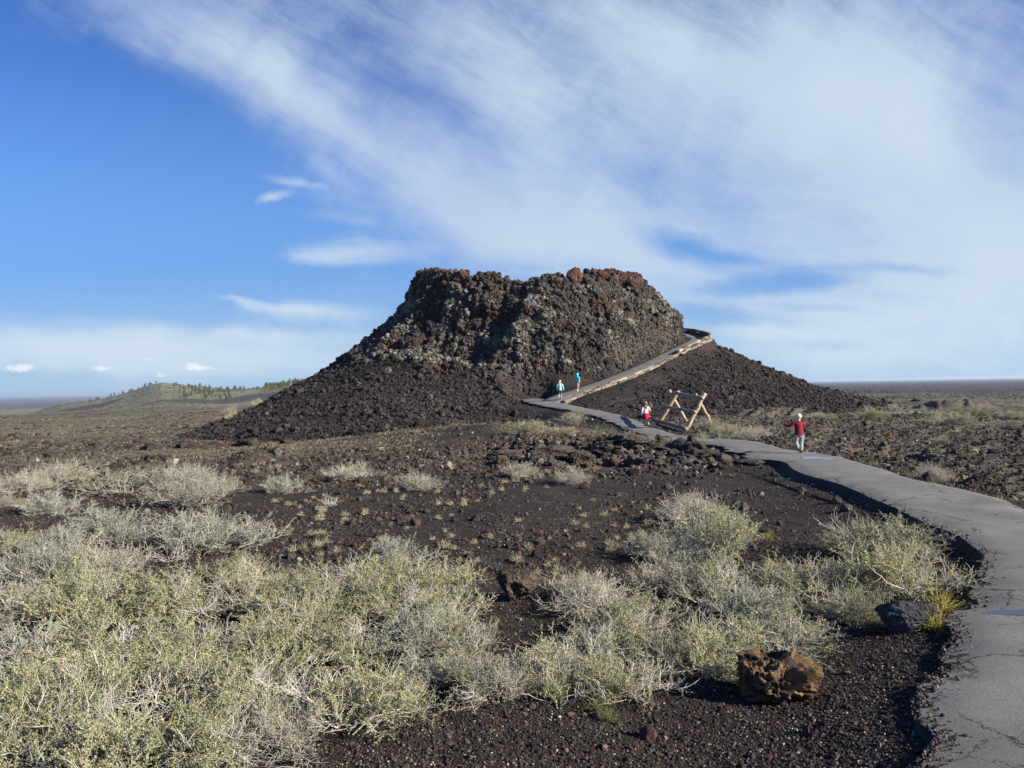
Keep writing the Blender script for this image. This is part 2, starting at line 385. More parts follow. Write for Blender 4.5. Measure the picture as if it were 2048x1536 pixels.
# sheet of ground out to the horizon, finer where the photograph looks
fa = np.radians(np.arange(-40, 40.001, .095)); ca = np.radians(np.concatenate([np.arange(42, 319, 2.5)]))
ang = np.concatenate([fa, ca])
rad = np.concatenate([np.linspace(.25, 2.6, 18)[:-1], np.geomspace(2.6, 48, 760)[:-1], np.geomspace(48, 800, 300)[:-1], np.geomspace(800, 27000, 90)])
AA, RD = np.meshgrid(ang, rad)
gx = (np.sin(AA) * RD).ravel(); gy = (np.cos(AA) * RD).ravel()
gz, rough, rl, rr, hm, gn, gn2, gsd, gd, gth = ground_parts(gx, gy)
def mixc(c, col, w): return c * (1 - w[:, None]) + np.array(col) * w[:, None]
gc = np.tile(np.array([.035, .030, .0265]), (len(gx), 1))
gc = mixc(gc, (.042, .0325, .028), sstep(gn, -.1, .5) * .7)
gc = mixc(gc, (.075, .062, .050), rl * .85)
gc = mixc(gc, (.100, .088, .068), rr * .9)
lich = .10 + .55 * rough * sstep(gn, -.4, .4)
# brown-green lava plain beyond
mp = sstep(gd, 23, 34); n40 = fbm(gx / 9, gy / 26, .3, 4); n400 = fbm(gx / 160, gy / 260, .7, 4)
gc = mixc(gc, (.122, .106, .070), mp * sstep(-gth, .12, .3)); gc = mixc(gc, (.100, .092, .070), mp * sstep(gth, .05, .3))
gc = mixc(gc, (.175, .155, .098), mp * sstep(n40, .02, .35) * .8); gc = mixc(gc, (.055, .046, .039), mp * sstep(-n40, .05, .4) * .7)
lich = lich * (1 - mp) + mp * .30
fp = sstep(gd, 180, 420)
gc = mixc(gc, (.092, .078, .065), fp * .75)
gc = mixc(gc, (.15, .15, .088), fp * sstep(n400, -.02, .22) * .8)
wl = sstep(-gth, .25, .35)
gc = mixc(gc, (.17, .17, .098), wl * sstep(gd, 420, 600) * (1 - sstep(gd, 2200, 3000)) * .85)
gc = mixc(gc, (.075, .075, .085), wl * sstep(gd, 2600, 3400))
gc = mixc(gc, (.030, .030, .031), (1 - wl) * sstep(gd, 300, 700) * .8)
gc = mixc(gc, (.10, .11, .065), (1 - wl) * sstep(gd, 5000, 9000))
hw = sstep(hm, .6, 3)
n80 = fbm(gx / 45, gy / 110, 5.1, 4)
gc = mixc(gc, (.160, .163, .115), hw); gc = mixc(gc, (.065, .058, .054), hw * sstep(n80, .02, .22) * (1 - sstep(gy, 470, 560)))
gc = mixc(gc, (.07, .062, .056), hw * sstep(n80, .25, .4) * .8)
lich = lich * (1 - fp * .7)
# strip of darker cinder along the path, paler lava crust beside it
gc = mixc(gc, (.026, .023, .021), (1 - sstep(gsd, .3, 1.3)) * .7)
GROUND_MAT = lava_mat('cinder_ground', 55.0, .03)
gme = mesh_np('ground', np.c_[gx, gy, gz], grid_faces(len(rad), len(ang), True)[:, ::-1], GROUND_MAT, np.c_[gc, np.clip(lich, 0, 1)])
tag(link('ground', gme), kind='structure')

# ------------------------------------------------------------------ path surface
rnd = random.Random(11)
def rough_line(pts, amp, step):
    out = []
    def sub(a, b, amp):
        L = math.hypot(b[0] - a[0], b[1] - a[1])
        st = step * (1 if a[1] < 14 else 2.2)
        if L < st: out.append(a); return
        t = rnd.uniform(.4, .6); mx = a[0] + (b[0] - a[0]) * t; my = a[1] + (b[1] - a[1]) * t
        o = rnd.gauss(0, amp * min(L, .5) * (.12 if 7.5 < a[1] < 17 else 1)); nx, ny = -(b[1] - a[1]) / L, (b[0] - a[0]) / L
        c = (mx + nx * o, my + ny * o); sub(a, c, amp); sub(c, b, amp)
    for a, b in zip(pts, pts[1:]): sub(a, b, amp)
    out.append(pts[-1]); return out
pl = rough_line(left, .17, .05); pr = rough_line(right, .05, .10)
outline = pl + pr[::-1]
def path_bump(x, y): return fbm(np.asarray(x) / 1.3, np.asarray(y) / 1.3, 9.2, 3) * .03 + fbm(np.asarray(x) / .25, np.asarray(y) / .25, 2.2, 2) * .004
pts = [Vector(p) for p in outline]; nO = len(pts)
xs = np.arange(-1, 9, .11); ys2 = np.concatenate([np.arange(-1.4, 14, .11), np.arange(14, 56, .25)])
GX, GY = np.meshgrid(xs, ys2); GX = GX.ravel() + _rng.uniform(-.03, .03, GX.size); GY = GY.ravel() + _rng.uniform(-.03, .03, GY.size)
ok = inside(GX, GY, outline) & (seg_dist(GX, GY, outline) > .05)
pts += [Vector((a, b)) for a, b in zip(GX[ok], GY[ok])]
vv, ee, ff, *_ = delaunay_2d_cdt(pts, [(i, (i + 1) % nO) for i in range(nO)], [], 1, 1e-5)
pv = np.array([(p.x, p.y) for p in vv])
ed = seg_dist(pv[:, 0], pv[:, 1], np.array(outline))
pz = zpath(pv[:, 1]) + path_bump(pv[:, 0], pv[:, 1]) - .035 * (1 - sstep(ed, 0, .22))
# broken banks: the edge drops away in crumbled asphalt
lo = np.array(outline); nxt = np.roll(lo, -1, 0); prv = np.roll(lo, 1, 0); tg = nxt - prv; tg /= np.linalg.norm(tg, axis=1)[:, None] + 1e-9
nrm = np.c_[tg[:, 1], -tg[:, 0]]
area = np.sum(lo[:, 0] * nxt[:, 1] - nxt[:, 0] * lo[:, 1])
if area < 0: nrm = -nrm
bankw = np.where(np.arange(nO) < len(pl), .09 + .24 * sstep(lo[:, 1], 7.5, 9) * (1 - sstep(lo[:, 1], 16, 18)) , .05)
sk1 = lo + nrm * (bankw * (.9 + .9 * perlin(lo[:, 0] * 1.5, lo[:, 1] * 1.5, 3.)))[:, None]
def ring(a, k):
    for _ in range(k): a = a * .5 + (np.roll(a, 1, 0) + np.roll(a, -1, 0)) * .25
    return a
sk1 = np.where((lo[:, 1] > 7.5)[:, None], ring(sk1, 24), ring(sk1, 3))
loS = np.where((lo[:, 1] > 7.5)[:, None], ring(lo, 16), lo)
z1 = zpath(lo[:, 1]) - .30 + 0 * lo[:, 0]
z0 = zpath(lo[:, 1]) + path_bump(lo[:, 0], lo[:, 1]) - .037
V = [(a, b, c) for (a, b), c in zip(pv, pz)]
bm = bmesh.new(); bv = [bm.verts.new(v) for v in V]
for f in ff:
    try: bm.faces.new([bv[i] for i in f])
    except ValueError: pass
nTop = len(bm.faces)
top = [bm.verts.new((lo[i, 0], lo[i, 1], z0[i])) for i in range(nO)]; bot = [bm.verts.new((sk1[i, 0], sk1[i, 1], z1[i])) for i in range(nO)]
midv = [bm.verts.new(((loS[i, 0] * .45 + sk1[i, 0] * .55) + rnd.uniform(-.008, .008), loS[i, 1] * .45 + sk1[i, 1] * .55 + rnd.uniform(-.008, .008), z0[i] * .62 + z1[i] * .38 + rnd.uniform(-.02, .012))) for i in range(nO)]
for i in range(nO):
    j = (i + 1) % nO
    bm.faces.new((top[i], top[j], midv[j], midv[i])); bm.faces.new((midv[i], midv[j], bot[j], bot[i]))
bmesh.ops.recalc_face_normals(bm, faces=bm.faces)
pme = bpy.data.meshes.new('path'); bm.to_mesh(pme); bm.free()
for p in pme.polygons: p.use_smooth = True

am, n, b = material('worn_asphalt', .86, .3)
oc = n.n('ShaderNodeTexCoord').outputs['Object']
wz = n.n('ShaderNodeTexNoise', i_Scale=2.4, i_Detail=8, i_Roughness=.7); n.put(wz.inputs['Vector'], oc)
wa = n.n('ShaderNodeVectorMath', operation='MULTIPLY_ADD'); n.put(wa.inputs[0], wz.outputs['Color']); wa.inputs[1].default_value = (.55, .55, 0); n.put(wa.inputs[2], oc)
vo = n.n('ShaderNodeTexVoronoi', feature='DISTANCE_TO_EDGE', i_Scale=.62); n.put(vo.inputs['Vector'], wa.outputs[0])
vo2 = n.n('ShaderNodeTexVoronoi', feature='DISTANCE_TO_EDGE', i_Scale=1.9); n.put(vo2.inputs['Vector'], wa.outputs[0])
gr = n.noise(oc, 75, 5, .8); pat = n.noise(oc, 1.1, 4, .6); pat2 = n.noise(oc, 4.5, 3, .6, .6)
c = n.mix(n.ss(pat, .32, .68), (.140, .136, .122, 1), (.192, .184, .163, 1))
c = n.mix(1.0, c, n.n('ShaderNodeMapRange', i_0=gr, i_1=.2, i_2=.8, i_3=.40, i_4=1.6).outputs[0], 'MULTIPLY')
c = n.mix(n.ss(pat2, .62, .72, 0, .5), c, (.095, .097, .096, 1))
sp = n.n('ShaderNodeSeparateXYZ', i_0=oc)
crm = n.m('MULTIPLY', n.ss(n.noise(oc, .8, 3, .5), .47, .56), n.ss(sp.outputs[1], 14, 9))
ck = n.m('MULTIPLY', n.ss(vo.outputs['Distance'], .006, .001), n.ss(n.noise(oc, 1.3, 2), .38, .5))
ck2 = n.m('MULTIPLY', n.ss(vo2.outputs['Distance'], .008, .002), crm)
ck = n.m('MAXIMUM', ck, ck2)
c = n.mix(ck, c, (.018, .018, .019, 1))
n.put(b.inputs['Base Color'], c)
hh = n.m('SUBTRACT', n.m('MULTIPLY', gr, .5), n.m('MULTIPLY', ck, 1.2))
n.put(b.inputs['Normal'], n.n('ShaderNodeBump', i_Strength=.9, i_Distance=.015, i_Height=hh).outputs[0])
pme.materials.append(am)
# the bare broken flank is a darker asphalt than the surface
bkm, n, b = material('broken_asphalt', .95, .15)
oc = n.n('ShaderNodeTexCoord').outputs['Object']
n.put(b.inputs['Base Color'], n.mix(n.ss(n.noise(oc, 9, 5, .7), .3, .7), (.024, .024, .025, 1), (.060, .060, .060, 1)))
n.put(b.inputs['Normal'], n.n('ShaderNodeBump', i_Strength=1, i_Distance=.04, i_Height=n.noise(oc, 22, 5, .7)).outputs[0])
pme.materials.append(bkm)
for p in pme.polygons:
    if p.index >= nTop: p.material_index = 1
tag(link('path', pme), kind='structure')

# ------------------------------------------------------------------ the spatter cone
CREST_U = np.array([820, 836, 850, 880, 915, 945, 965, 985, 1000, 1012, 1040, 1056, 1075, 1100, 1130, 1150, 1185, 1220, 1262, 1278, 1292])
CREST_V = np.array([566, 558, 549, 543, 548, 555, 552, 549, 554, 560, 565, 570, 560, 552, 556, 554, 551, 544, 552, 562, 584])
KEYS = np.radians([0, 90, 180, 225, 270, 315, 360])
RN = np.array([0, 5, 8.2, 9.9, 12.7, 15.0, 15.9, 21, 26, 31, 37])
_R = [7.1, 6.4, 4.6, 2.0, -.4, -2.0, -3.6]; _L = [6.6, 4.9, 4.2, 1.2, -1.8, -4.0, -6.2]
KZ = np.array([_R, _R, _L, [5.9, 3.8, 3.0, .4, -1.6, -3.15, -5.4], [5.2, 2.3, 1.0, -.65, -1.3, -2.25, -3.6], [5.4, 4.1, 3.2, .2, -1.2, -2.2, -3.6], _R]) + CZ
nf, nb = 980, 200
phi = np.concatenate([np.linspace(math.pi * .97, math.pi * 2.03, nf, endpoint=False), np.linspace(math.pi * 2.03, math.pi * 2.97, nb, endpoint=False)])
ph0 = np.mod(phi, 2 * math.pi)
sgrid = np.concatenate([np.linspace(0, 9, 20)[:-1], np.linspace(9, 18, 300)[:-1], np.linspace(18, 37, 190)])
PH, RS = np.meshgrid(ph0, sgrid)
def rim_z(p):
    x = CX + 9.9 * np.cos(p); y = CY + 9.9 * np.sin(p); u = 1024 + FPX * x / y
    v = np.interp(u, CREST_U, CREST_V)
    z = (hor(u) - v) / FPX * y + CZ
    return np.where(np.sin(p) > .1, np.minimum(z, 9.3 + CZ), z)
def cone_profile(p, r):
    lobe_b = np.radians(269.5 - np.clip(r - 10, 0, 9) * 2.2)
    lobe = sstep(p, lobe_b - .03, lobe_b + .09) * (1 - sstep(p, R(288), R(322)))
    re = r - lobe * 1.0 * sstep(r, 10, 11.5) * (1 - sstep(r, 15, 21))
    bowl = sstep(p, R(222), R(238)) * (1 - sstep(p, lobe_b - .06, lobe_b + .03))
    re = re + bowl * 1.5 * sstep(r, 11.2, 13) * (1 - sstep(r, 14.5, 18))
    kz = np.stack([np.interp(p.ravel(), KEYS, KZ[:, i]).reshape(p.shape) for i in range(KZ.shape[1])])
    rz = rim_z(p)
    zz = np.concatenate([np.stack([rz - 3.5, rz - 3, rz - .9, rz]), kz])
    idx = np.clip(np.searchsorted(RN, re, 'right') - 1, 0, len(RN) - 2)
    t = np.clip((re - RN[idx]) / (RN[idx + 1] - RN[idx]), 0, 1)
    a = np.take_along_axis(zz, idx[None], 0)[0]; b = np.take_along_axis(zz, idx[None] + 1, 0)[0]
    return a + (b - a) * t, lobe
Zc, lobe = cone_profile(PH, RS)
Xc = CX + RS * np.cos(PH); Yc = CY + RS * np.sin(PH)
# normals of the smooth form, then clinker pushed out along them
def normals(X, Y, Z):
    dxu = np.gradient(X, axis=1); dyu = np.gradient(Y, axis=1); dzu = np.gradient(Z, axis=1)
    dxv = np.gradient(X, axis=0); dyv = np.gradient(Y, axis=0); dzv = np.gradient(Z, axis=0)
    nx = dyu * dzv - dzu * dyv; ny = dzu * dxv - dxu * dzv; nz = dxu * dyv - dyu * dxv
    l = np.sqrt(nx * nx + ny * ny + nz * nz) + 1e-9; s = np.where(nz < 0, -1, 1)
    return nx / l * s, ny / l * s, nz / l * s
NX, NY, NZ = normals(Xc, Yc, Zc)
jag = fbm(Xc / 3, Yc / 3, Zc / 3, 3)
crag_lo = np.interp(PH, np.radians([0, 90, 180, 225, 245, 262, 275, 300, 330, 360]), [15.6, 15.5, 18.0, 17.6, 17.4, 18.4, 17.4, 16.8, 16.0, 15.6])
crag = (1 - sstep(RS + jag * 2.2, crag_lo - .5, crag_lo + .7))
cragf = crag * sstep(RS, 7, 9)
ribs = fbm(np.cos(PH) * 7 + 3, np.sin(PH) * 7, RS * .10, 3, True)
w1, w2, wid = worley((Xc / .85 + jag).ravel(), (Yc / .85).ravel(), (Zc / .85).ravel()); w1 = w1.reshape(Xc.shape); w2 = w2.reshape(Xc.shape); wid = wid.reshape(Xc.shape)
v1, v2, vid = worley((Xc / .33).ravel(), (Yc / .33).ravel(), (Zc / .33).ravel()); v1 = v1.reshape(Xc.shape); vid = vid.reshape(Xc.shape)
disp = cragf * (ribs * .50 + jag * .5 - .1 + (.5 - w1) * .50 + (.45 - v1) * .26 + (wid % 7 - 3) * .05)
disp += (1 - cragf) * sstep(RS, 12, 15) * (jag * .25 + (.5 - v1) * .10)
Xc = Xc + NX * disp; Yc = Yc + NY * disp; Zc = Zc + NZ * disp

# the ramp that climbs its flank
RAMP_T = np.zeros(8); RU = [1090, 1112, 1160, 1207, 1243, 1300, 1352, 1392]; RV = [800, 795.5, 780, 765, 751.5, 727, 701, 682]
ramp = []
for t, u, v in zip(RAMP_T, RU, RV):
    k = (u - 1024) / FPX                                # point of the straight line in plan that lies in this column
    tt = (50.8 * k - 2.6) / (14.6 - 18.2 * k); y = 50.8 + 18.2 * tt
    ramp.append((2.6 + 14.6 * tt, y, (hor(u) - v) / FPX * y + CZ))
ramp.append((17.35, 71.2, 4.0 + CZ)); ramp.append((17.75, 73.5, 4.25 + CZ)); ramp.append((17.55, 76.3, 4.75 + CZ)); ramp.append((16.6, 79, 5.2 + CZ)); ramp.append((14.5, 81.5, 5.6 + CZ))
ramp = np.array(ramp)
def resample(P, step):
    P = np.asarray(P, float); L = np.r_[0, np.cumsum(np.linalg.norm(np.diff(P, axis=0), axis=1))]
    s = np.linspace(0, L[-1], max(2, int(L[-1] / step))); return np.stack([np.interp(s, L, P[:, i]) for i in range(P.shape[1])], 1)
def smooth(P, k=6):
    P = P.copy()
    for _ in range(k): P[1:-1] = P[1:-1] * .5 + (P[:-2] + P[2:]) * .25
    return P
ramp[0, 2] = zpath(50.) - .10; rampc = smooth(resample(ramp, .5), 5)
RW = .85
k = (np.hypot(Xc - 10, Yc - 65) < 24)
rd = np.full(Xc.shape, 9.); rz = np.zeros(Xc.shape)
xx, yk = Xc[k], Yc[k]; best = np.full(xx.shape, 1e9); bz = np.zeros(xx.shape)
for a, b2 in zip(rampc[:-1], rampc[1:]):
    vx, vy = b2[0] - a[0], b2[1] - a[1]; L = vx * vx + vy * vy
    t = np.clip(((xx - a[0]) * vx + (yk - a[1]) * vy) / L, 0, 1); dd = np.hypot(xx - a[0] - t * vx, yk - a[1] - t * vy)
    c = dd < best; best = np.where(c, dd, best); bz = np.where(c, a[2] + t * (b2[2] - a[2]), bz)
rd[k] = best; rz[k] = bz
kk = 1 - sstep(rd, RW + .35, RW + np.interp(Yc, [53, 60], [4.5, .9]))
Zc = np.where(rd < 4, lerp(Zc, rz - .12, kk), Zc)
Zc = np.where(rd < RW + .3, rz - .12, Zc)
# keep the cone clear of the lower path
psd = path_sd(Xc.ravel(), Yc.ravel()).reshape(Xc.shape)
pk = 1 - sstep(psd, .05, 1.6); Zc = np.where((psd < 2) & (rd > RW + .3), lerp(Zc, zpath(Yc) - .16, pk), Zc)
Uc = 1024 + FPX * Xc / Yc
# colours: dark cinder talus, lichened crags, oxidised red near the rim
N = Xc.size; f1 = lambda a: a.ravel()
cc = np.tile(np.array([.030, .0265, .024]), (N, 1))
redn = f1(fbm(Xc / 2.2 + 5, Yc / 2.2, Zc / 2.2, 3))
cc = mixc(cc, (.042, .033, .030), sstep(redn, -.1, .35) * .8)
cc = mixc(cc, (.054, .047, .041), f1(cragf) * .9)
cc = mixc(cc, (.075, .040, .028), f1(cragf) * sstep(redn + f1((1 - lobe) * .10 + sstep(Zc, 10.2, 11.8) * .35), .24, .52) * .85)
lic = f1(cragf) * (.54 + .65 * f1(jag) - .35 * sstep(redn, .1, .4)) + .04
lic *= 1 - .75 * f1(sstep(Zc, 9.6, 11.0) * sstep(Uc, 925, 960))
fine_zone = f1((1 - sstep(rd, 1.0, 7)) * (1 - cragf))
CONE_MAT = lava_mat('spatter_rock', 5.0, .10)
cme = mesh_np('spatter_cone_hill', np.c_[f1(Xc), f1(Yc), f1(Zc)], grid_faces(len(sgrid), len(ph0), True)[:, ::-1], CONE_MAT, np.c_[cc, np.clip(lic, 0, 1)])
tag(link('spatter_cone_hill', cme), kind='structure')

# ramp surface
tg = np.gradient(rampc[:, :2], axis=0); tg /= np.linalg.norm(tg, axis=1)[:, None]; rn = np.c_[tg[:, 1], -tg[:, 0]]      # towards the right of the climb
rows = []
offs = np.array([-RW - .12, -RW, -RW * .5, 0, RW * .5, RW, RW + .1]); dz = np.array([-.2, 0, .01, .015, .01, 0, -.2])
for o_, d_ in zip(offs, dz):
    jit = perlin(rampc[:, 0] * 1.3, rampc[:, 1] * 1.3, o_) * (.10 if o_ < -.5 else .03)
    xy = rampc[:, :2] + rn * (o_ + jit)[:, None]
    rows.append(np.c_[xy, rampc[:, 2] + d_ + .01])
rows = np.stack(rows)
rme = mesh_np('ramp_path', rows.reshape(-1, 3), grid_faces(len(offs), len(rampc)), am)
tag(link('ramp_path', rme), kind='structure')

# ------------------------------------------------------------------ loose rock: gravel and clinker nobody could count
def ico(sub, seed, amp=.35):
    bm = bmesh.new(); bmesh.ops.create_icosphere(bm, subdivisions=sub, radius=1.0)
    bm.verts.ensure_lookup_table()
    V = np.array([v.co[:] for v in bm.verts]); F = np.array([[v.index for v in f.verts] for f in bm.faces]); bm.free()
    n = fbm(V[:, 0] * 1.1 + seed * 3.1, V[:, 1] * 1.1, V[:, 2] * 1.1 + seed, 2)
    V = V * (1 + amp * 2.2 * n)[:, None]
    r = np.random.default_rng(seed); V = V * r.uniform(.75, 1.25, 3)
    return V, F
def quat_rots(n, r):
    q = r.normal(size=(n, 4)); q /= np.linalg.norm(q, axis=1)[:, None]; a, b, c, d = q.T
    M = np.empty((n, 3, 3))
    M[:, 0, 0] = 1 - 2 * (c * c + d * d); M[:, 0, 1] = 2 * (b * c - a * d); M[:, 0, 2] = 2 * (b * d + a * c)
    M[:, 1, 0] = 2 * (b * c + a * d); M[:, 1, 1] = 1 - 2 * (b * b + d * d); M[:, 1, 2] = 2 * (c * d - a * b)
    M[:, 2, 0] = 2 * (b * d - a * c); M[:, 2, 1] = 2 * (c * d + a * b); M[:, 2, 2] = 1 - 2 * (b * b + c * c)
    return M
def scatter(P, S, C, sub, seed, flat=1.0):
    """many small stones in one mesh: P places, S sizes, C colours (rgb + lichen)"""
    r = np.random.default_rng(seed); vs, fs, cs = [], [], []; off = 0; nv = 7
    grp = r.integers(0, nv, len(P))
    for g in range(nv):
        k = grp == g; m = int(k.sum())
        if not m: continue
        V, F = ico(sub, seed * 10 + g); M = quat_rots(m, r)
        W = np.einsum('nij,vj->nvi', M, V) * S[k][:, None, None]
        if flat != 1: W[:, :, 2] *= flat
        W += P[k][:, None, :]
        vs.append(W.reshape(-1, 3)); cs.append(np.repeat(C[k], len(V), 0))
        fs.append((F[None] + (np.arange(m) * len(V))[:, None, None] + off).reshape(-1, 3)); off += m * len(V)
    return np.concatenate(vs), np.concatenate(fs), np.concatenate(cs)

def stone_cols(n, r, base, var=.35, pale=.0, red=.25, lich=.2):
    c = np.tile(np.array(base), (n, 1)) * r.lognormal(0, var, n)[:, None]
    k = r.random(n) < red; c[k] *= np.array([1.3, .97, .86])
    k = r.random(n) < pale; c[k] = np.array([.26, .23, .19]) * r.uniform(.6, 1.3, k.sum())[:, None]
    return np.c_[c, np.clip(r.normal(lich, .2, n), 0, .9)]

STONE_MAT = lava_mat('loose_stone', 60.0, .01); CLINKER_MAT = lava_mat('clinker', 9.0, .06)
rg = np.random.default_rng(3)

def ground_pts(n, y0, y1, umin=-60, umax=2110, pw=1.0):
    y = y0 * (y1 / y0) ** (rg.random(n) ** pw); u = rg.uniform(umin, umax, n)
    x = (u - 1024) / FPX * y; return x, y
def place(x, y, sd_min=.03):
    z, ro, *_r = ground_parts(x, y); sd = _r[5]
    return z, ro + 2 * _r[1], sd > sd_min

# cinder gravel in the foreground
n = 250000
x, y = ground_pts(n, 2.9, 14.5, pw=1.0); z, ro, ok = place(x, y)
sdg = path_sd(x, y); onp = (sdg <= .03) & (rg.random(n) < .55 * np.exp(sdg / .07)); z = np.where(onp, zpath(y) + path_bump(x, y) - .02, z); ok = ok | (onp & (sdg > -.5))
x, y, z = x[ok], y[ok], z[ok]; n = len(x)
s = np.clip(rg.lognormal(math.log(.0046), .46, n), .0028, .028)
c = stone_cols(n, rg, (.046, .038, .033), .42, .0, .12, .10); kp = (rg.random(n) < .075) & (s < .0085); c[kp, :3] = np.array([.30, .27, .22]) * rg.uniform(.6, 1.3, kp.sum())[:, None]
V, F, C = scatter(np.c_[x, y, z + s * .2], s, c, 1, 21)
# sub 1 is the plain 20-faced pebble
tag(link('gravel', mesh_np('gravel', V, F, STONE_MAT, C, False)), kind='stuff')

# clinker scattered over the middle distance
n = 62000
x, y = ground_pts(n, 8, 46, pw=.8); z, ro, ok = place(x, y, .08)
cl = fbm(x / 1.7, y / 1.7, 3.9, 3); keep = ok & (rg.random(n) < np.clip(.32 + 1.0 * np.minimum(ro, .6) + 1.0 * cl + .5 * (np.hypot(x - CX, y - CY) < 33), .06, 1)) & (np.hypot(x - CX, y - CY) > 28.5)
x, y, z, ro = x[keep], y[keep], z[keep], ro[keep]; n = len(x); rt_ = np.clip(ro / 3, 0, 1); ro = np.minimum(ro, 1)
s = (1 - .35 * rt_) * np.clip(rg.lognormal(math.log(.021), .5, n) * (1 + .5 * ro) * np.interp(y, [8, 20, 45], [.7, 1.1, 1.5]), .012, .20)
c = stone_cols(n, rg, (.054, .045, .039), .3, .02, .12, .28)
V, F, C = scatter(np.c_[x, y, z + s * .25], s, c, 1, 22)
tag(link('rubble', mesh_np('rubble', V, F, CLINKER_MAT, C, False)), kind='stuff')
# coarser blocks of the broken lava
n = 14000
x, y = ground_pts(n, 9, 80, pw=.7); z, ro, ok = place(x, y, .25)
cl = fbm(x / 2.2, y / 2.2, 7.7, 3); keep = ok & (rg.random(n) < np.clip(-.05 + .75 * np.minimum(ro, .75) * (y < 45) + .5 * cl + .12 * (y > 45), 0, 1)) & (np.hypot(x - CX, y - CY) > 29)
x, y, z, ro = x[keep], y[keep], z[keep], ro[keep]; n = len(x); rt_ = np.clip(ro / 3, 0, 1)
s = (1 - .45 * rt_) * np.clip(rg.lognormal(math.log(.038), .5, n) * np.interp(y, [9, 20, 80], [.8, 1.1, 2.6]), .02, .24)
c = stone_cols(n, rg, (.072, .062, .052), .25, .0, .10, .48)
V, F, C = scatter(np.c_[x, y, z + s * .1], s, c, 2, 23, .75)
tag(link('lava_rubble', mesh_np('lava_rubble', V, F, CLINKER_MAT, C, False)), kind='stuff')

# clinker clinging to the cone: big on the crags, smaller on the rubble slopes, almost none on the raked cinders by the ramp
front = (np.sin(PH) < .25).ravel() & (RS.ravel() > 8.5) & (RS.ravel() < 34)
cellw = np.gradient(RS, axis=0).ravel() * RS.ravel() * 2 * math.pi / 1200
steep = 1 / np.maximum(.35, NZ.ravel())
cf = cragf.ravel(); rdr = rd.ravel(); Ur = Uc.ravel(); Rr = RS.ravel(); Xr, Yr, Zr_ = Xc.ravel(), Yc.ravel(), Zc.ravel()
talus = (1 - cf) * sstep(rdr, 1.2, 4.5)
leftrub = 1 - .80 * sstep(Ur, 930, 1080) * (1 - sstep(Ur, 1290, 1400)); cl = fbm(Xr / 2.5, Yr / 2.5, 1.1, 3)
nat = (psd.ravel() > .3) & (rdr > RW + .15)
def pick(wt, n):
    wt = np.where(front & nat, wt, 0); p = wt / wt.sum(); i = rg.choice(len(p), n, p=p); j = .04
    return i
V_, F_, C_ = [], [], []; off = 0
def addrock(i, s, c, sub, seed, sink=.1):
    global off
    Pp = np.c_[Xr[i], Yr[i], Zr_[i]] + np.c_[NX.ravel()[i], NY.ravel()[i], NZ.ravel()[i]] * (s * sink)[:, None] + rg.normal(0, .03, (len(i), 3))
    V, F, C = scatter(Pp, s, c, sub, seed); V_.append(V); F_.append(F + off); C_.append(C); off += len(V)
i = pick(cf * cellw * steep * (1 + .9 * (rdr < 6)), 58000)
s = np.clip(rg.lognormal(math.log(.082), .45, len(i)), .035, .26) * (1 - .3 * (rdr[i] < 1.6)); c = np.c_[cc[i] * rg.lognormal(0, .22, len(i))[:, None], np.clip(lic[i] + rg.normal(.0, .15, len(i)), 0, .9)]
addrock(i, s, c, 2, 41)
i = pick(talus * leftrub * np.clip(.45 + cl, .08, 1.2) * cellw, 46000)
s = np.clip(rg.lognormal(math.log(.062), .45, len(i)), .03, .26); c = np.c_[cc[i] * rg.lognormal(.1, .3, len(i))[:, None], np.clip(rg.normal(.12, .15, len(i)), 0, .6)]
addrock(i, s, c, 1, 42)
i = pick(talus * leftrub * np.clip(.2 + cl, .0, 1.2) * cellw, 3500)
s = np.clip(rg.lognormal(math.log(.125), .38, len(i)), .07, .36); c = np.c_[cc[i] * rg.lognormal(.1, .3, len(i))[:, None], np.clip(rg.normal(.2, .2, len(i)), 0, .7)]
addrock(i, s, c, 2, 43)
i = pick((1 - cf) * cellw, 26000)
s = np.clip(rg.lognormal(math.log(.035), .35, len(i)), .02, .09); c = np.c_[cc[i] * rg.lognormal(.15, .35, len(i))[:, None], np.clip(rg.normal(.05, .1, len(i)), 0, .5)]
addrock(i, s, c, 1, 44)
tag(link('clinker_rubble', mesh_np('clinker_rubble', np.concatenate(V_), np.concatenate(F_), CLINKER_MAT, np.concatenate(C_), False)), kind='stuff')
# ragged blocks along the rim
rimsel = (np.abs(Rr - 10.8) < .8) & (np.sin(PH.ravel()) < .15)
p = rimsel / rimsel.sum(); i = rg.choice(len(p), 420, p=p)
s = np.clip(rg.lognormal(math.log(.19), .4, len(i)), .09, .42)
c = np.c_[np.where((rg.random(len(i)) < .4)[:, None], np.array([.075, .046, .034]), np.array([.06, .052, .045])) * rg.lognormal(0, .25, len(i))[:, None], np.clip(rg.normal(.3, .25, len(i)) * (Ur[i] < 930), 0, .9)]
V, F, C = scatter(np.c_[Xr[i], Yr[i], Zr_[i] + s * .15], s, c, 2, 45)
tag(link('rim_rubble', mesh_np('rim_rubble', V, F, CLINKER_MAT, C, False)), kind='stuff')

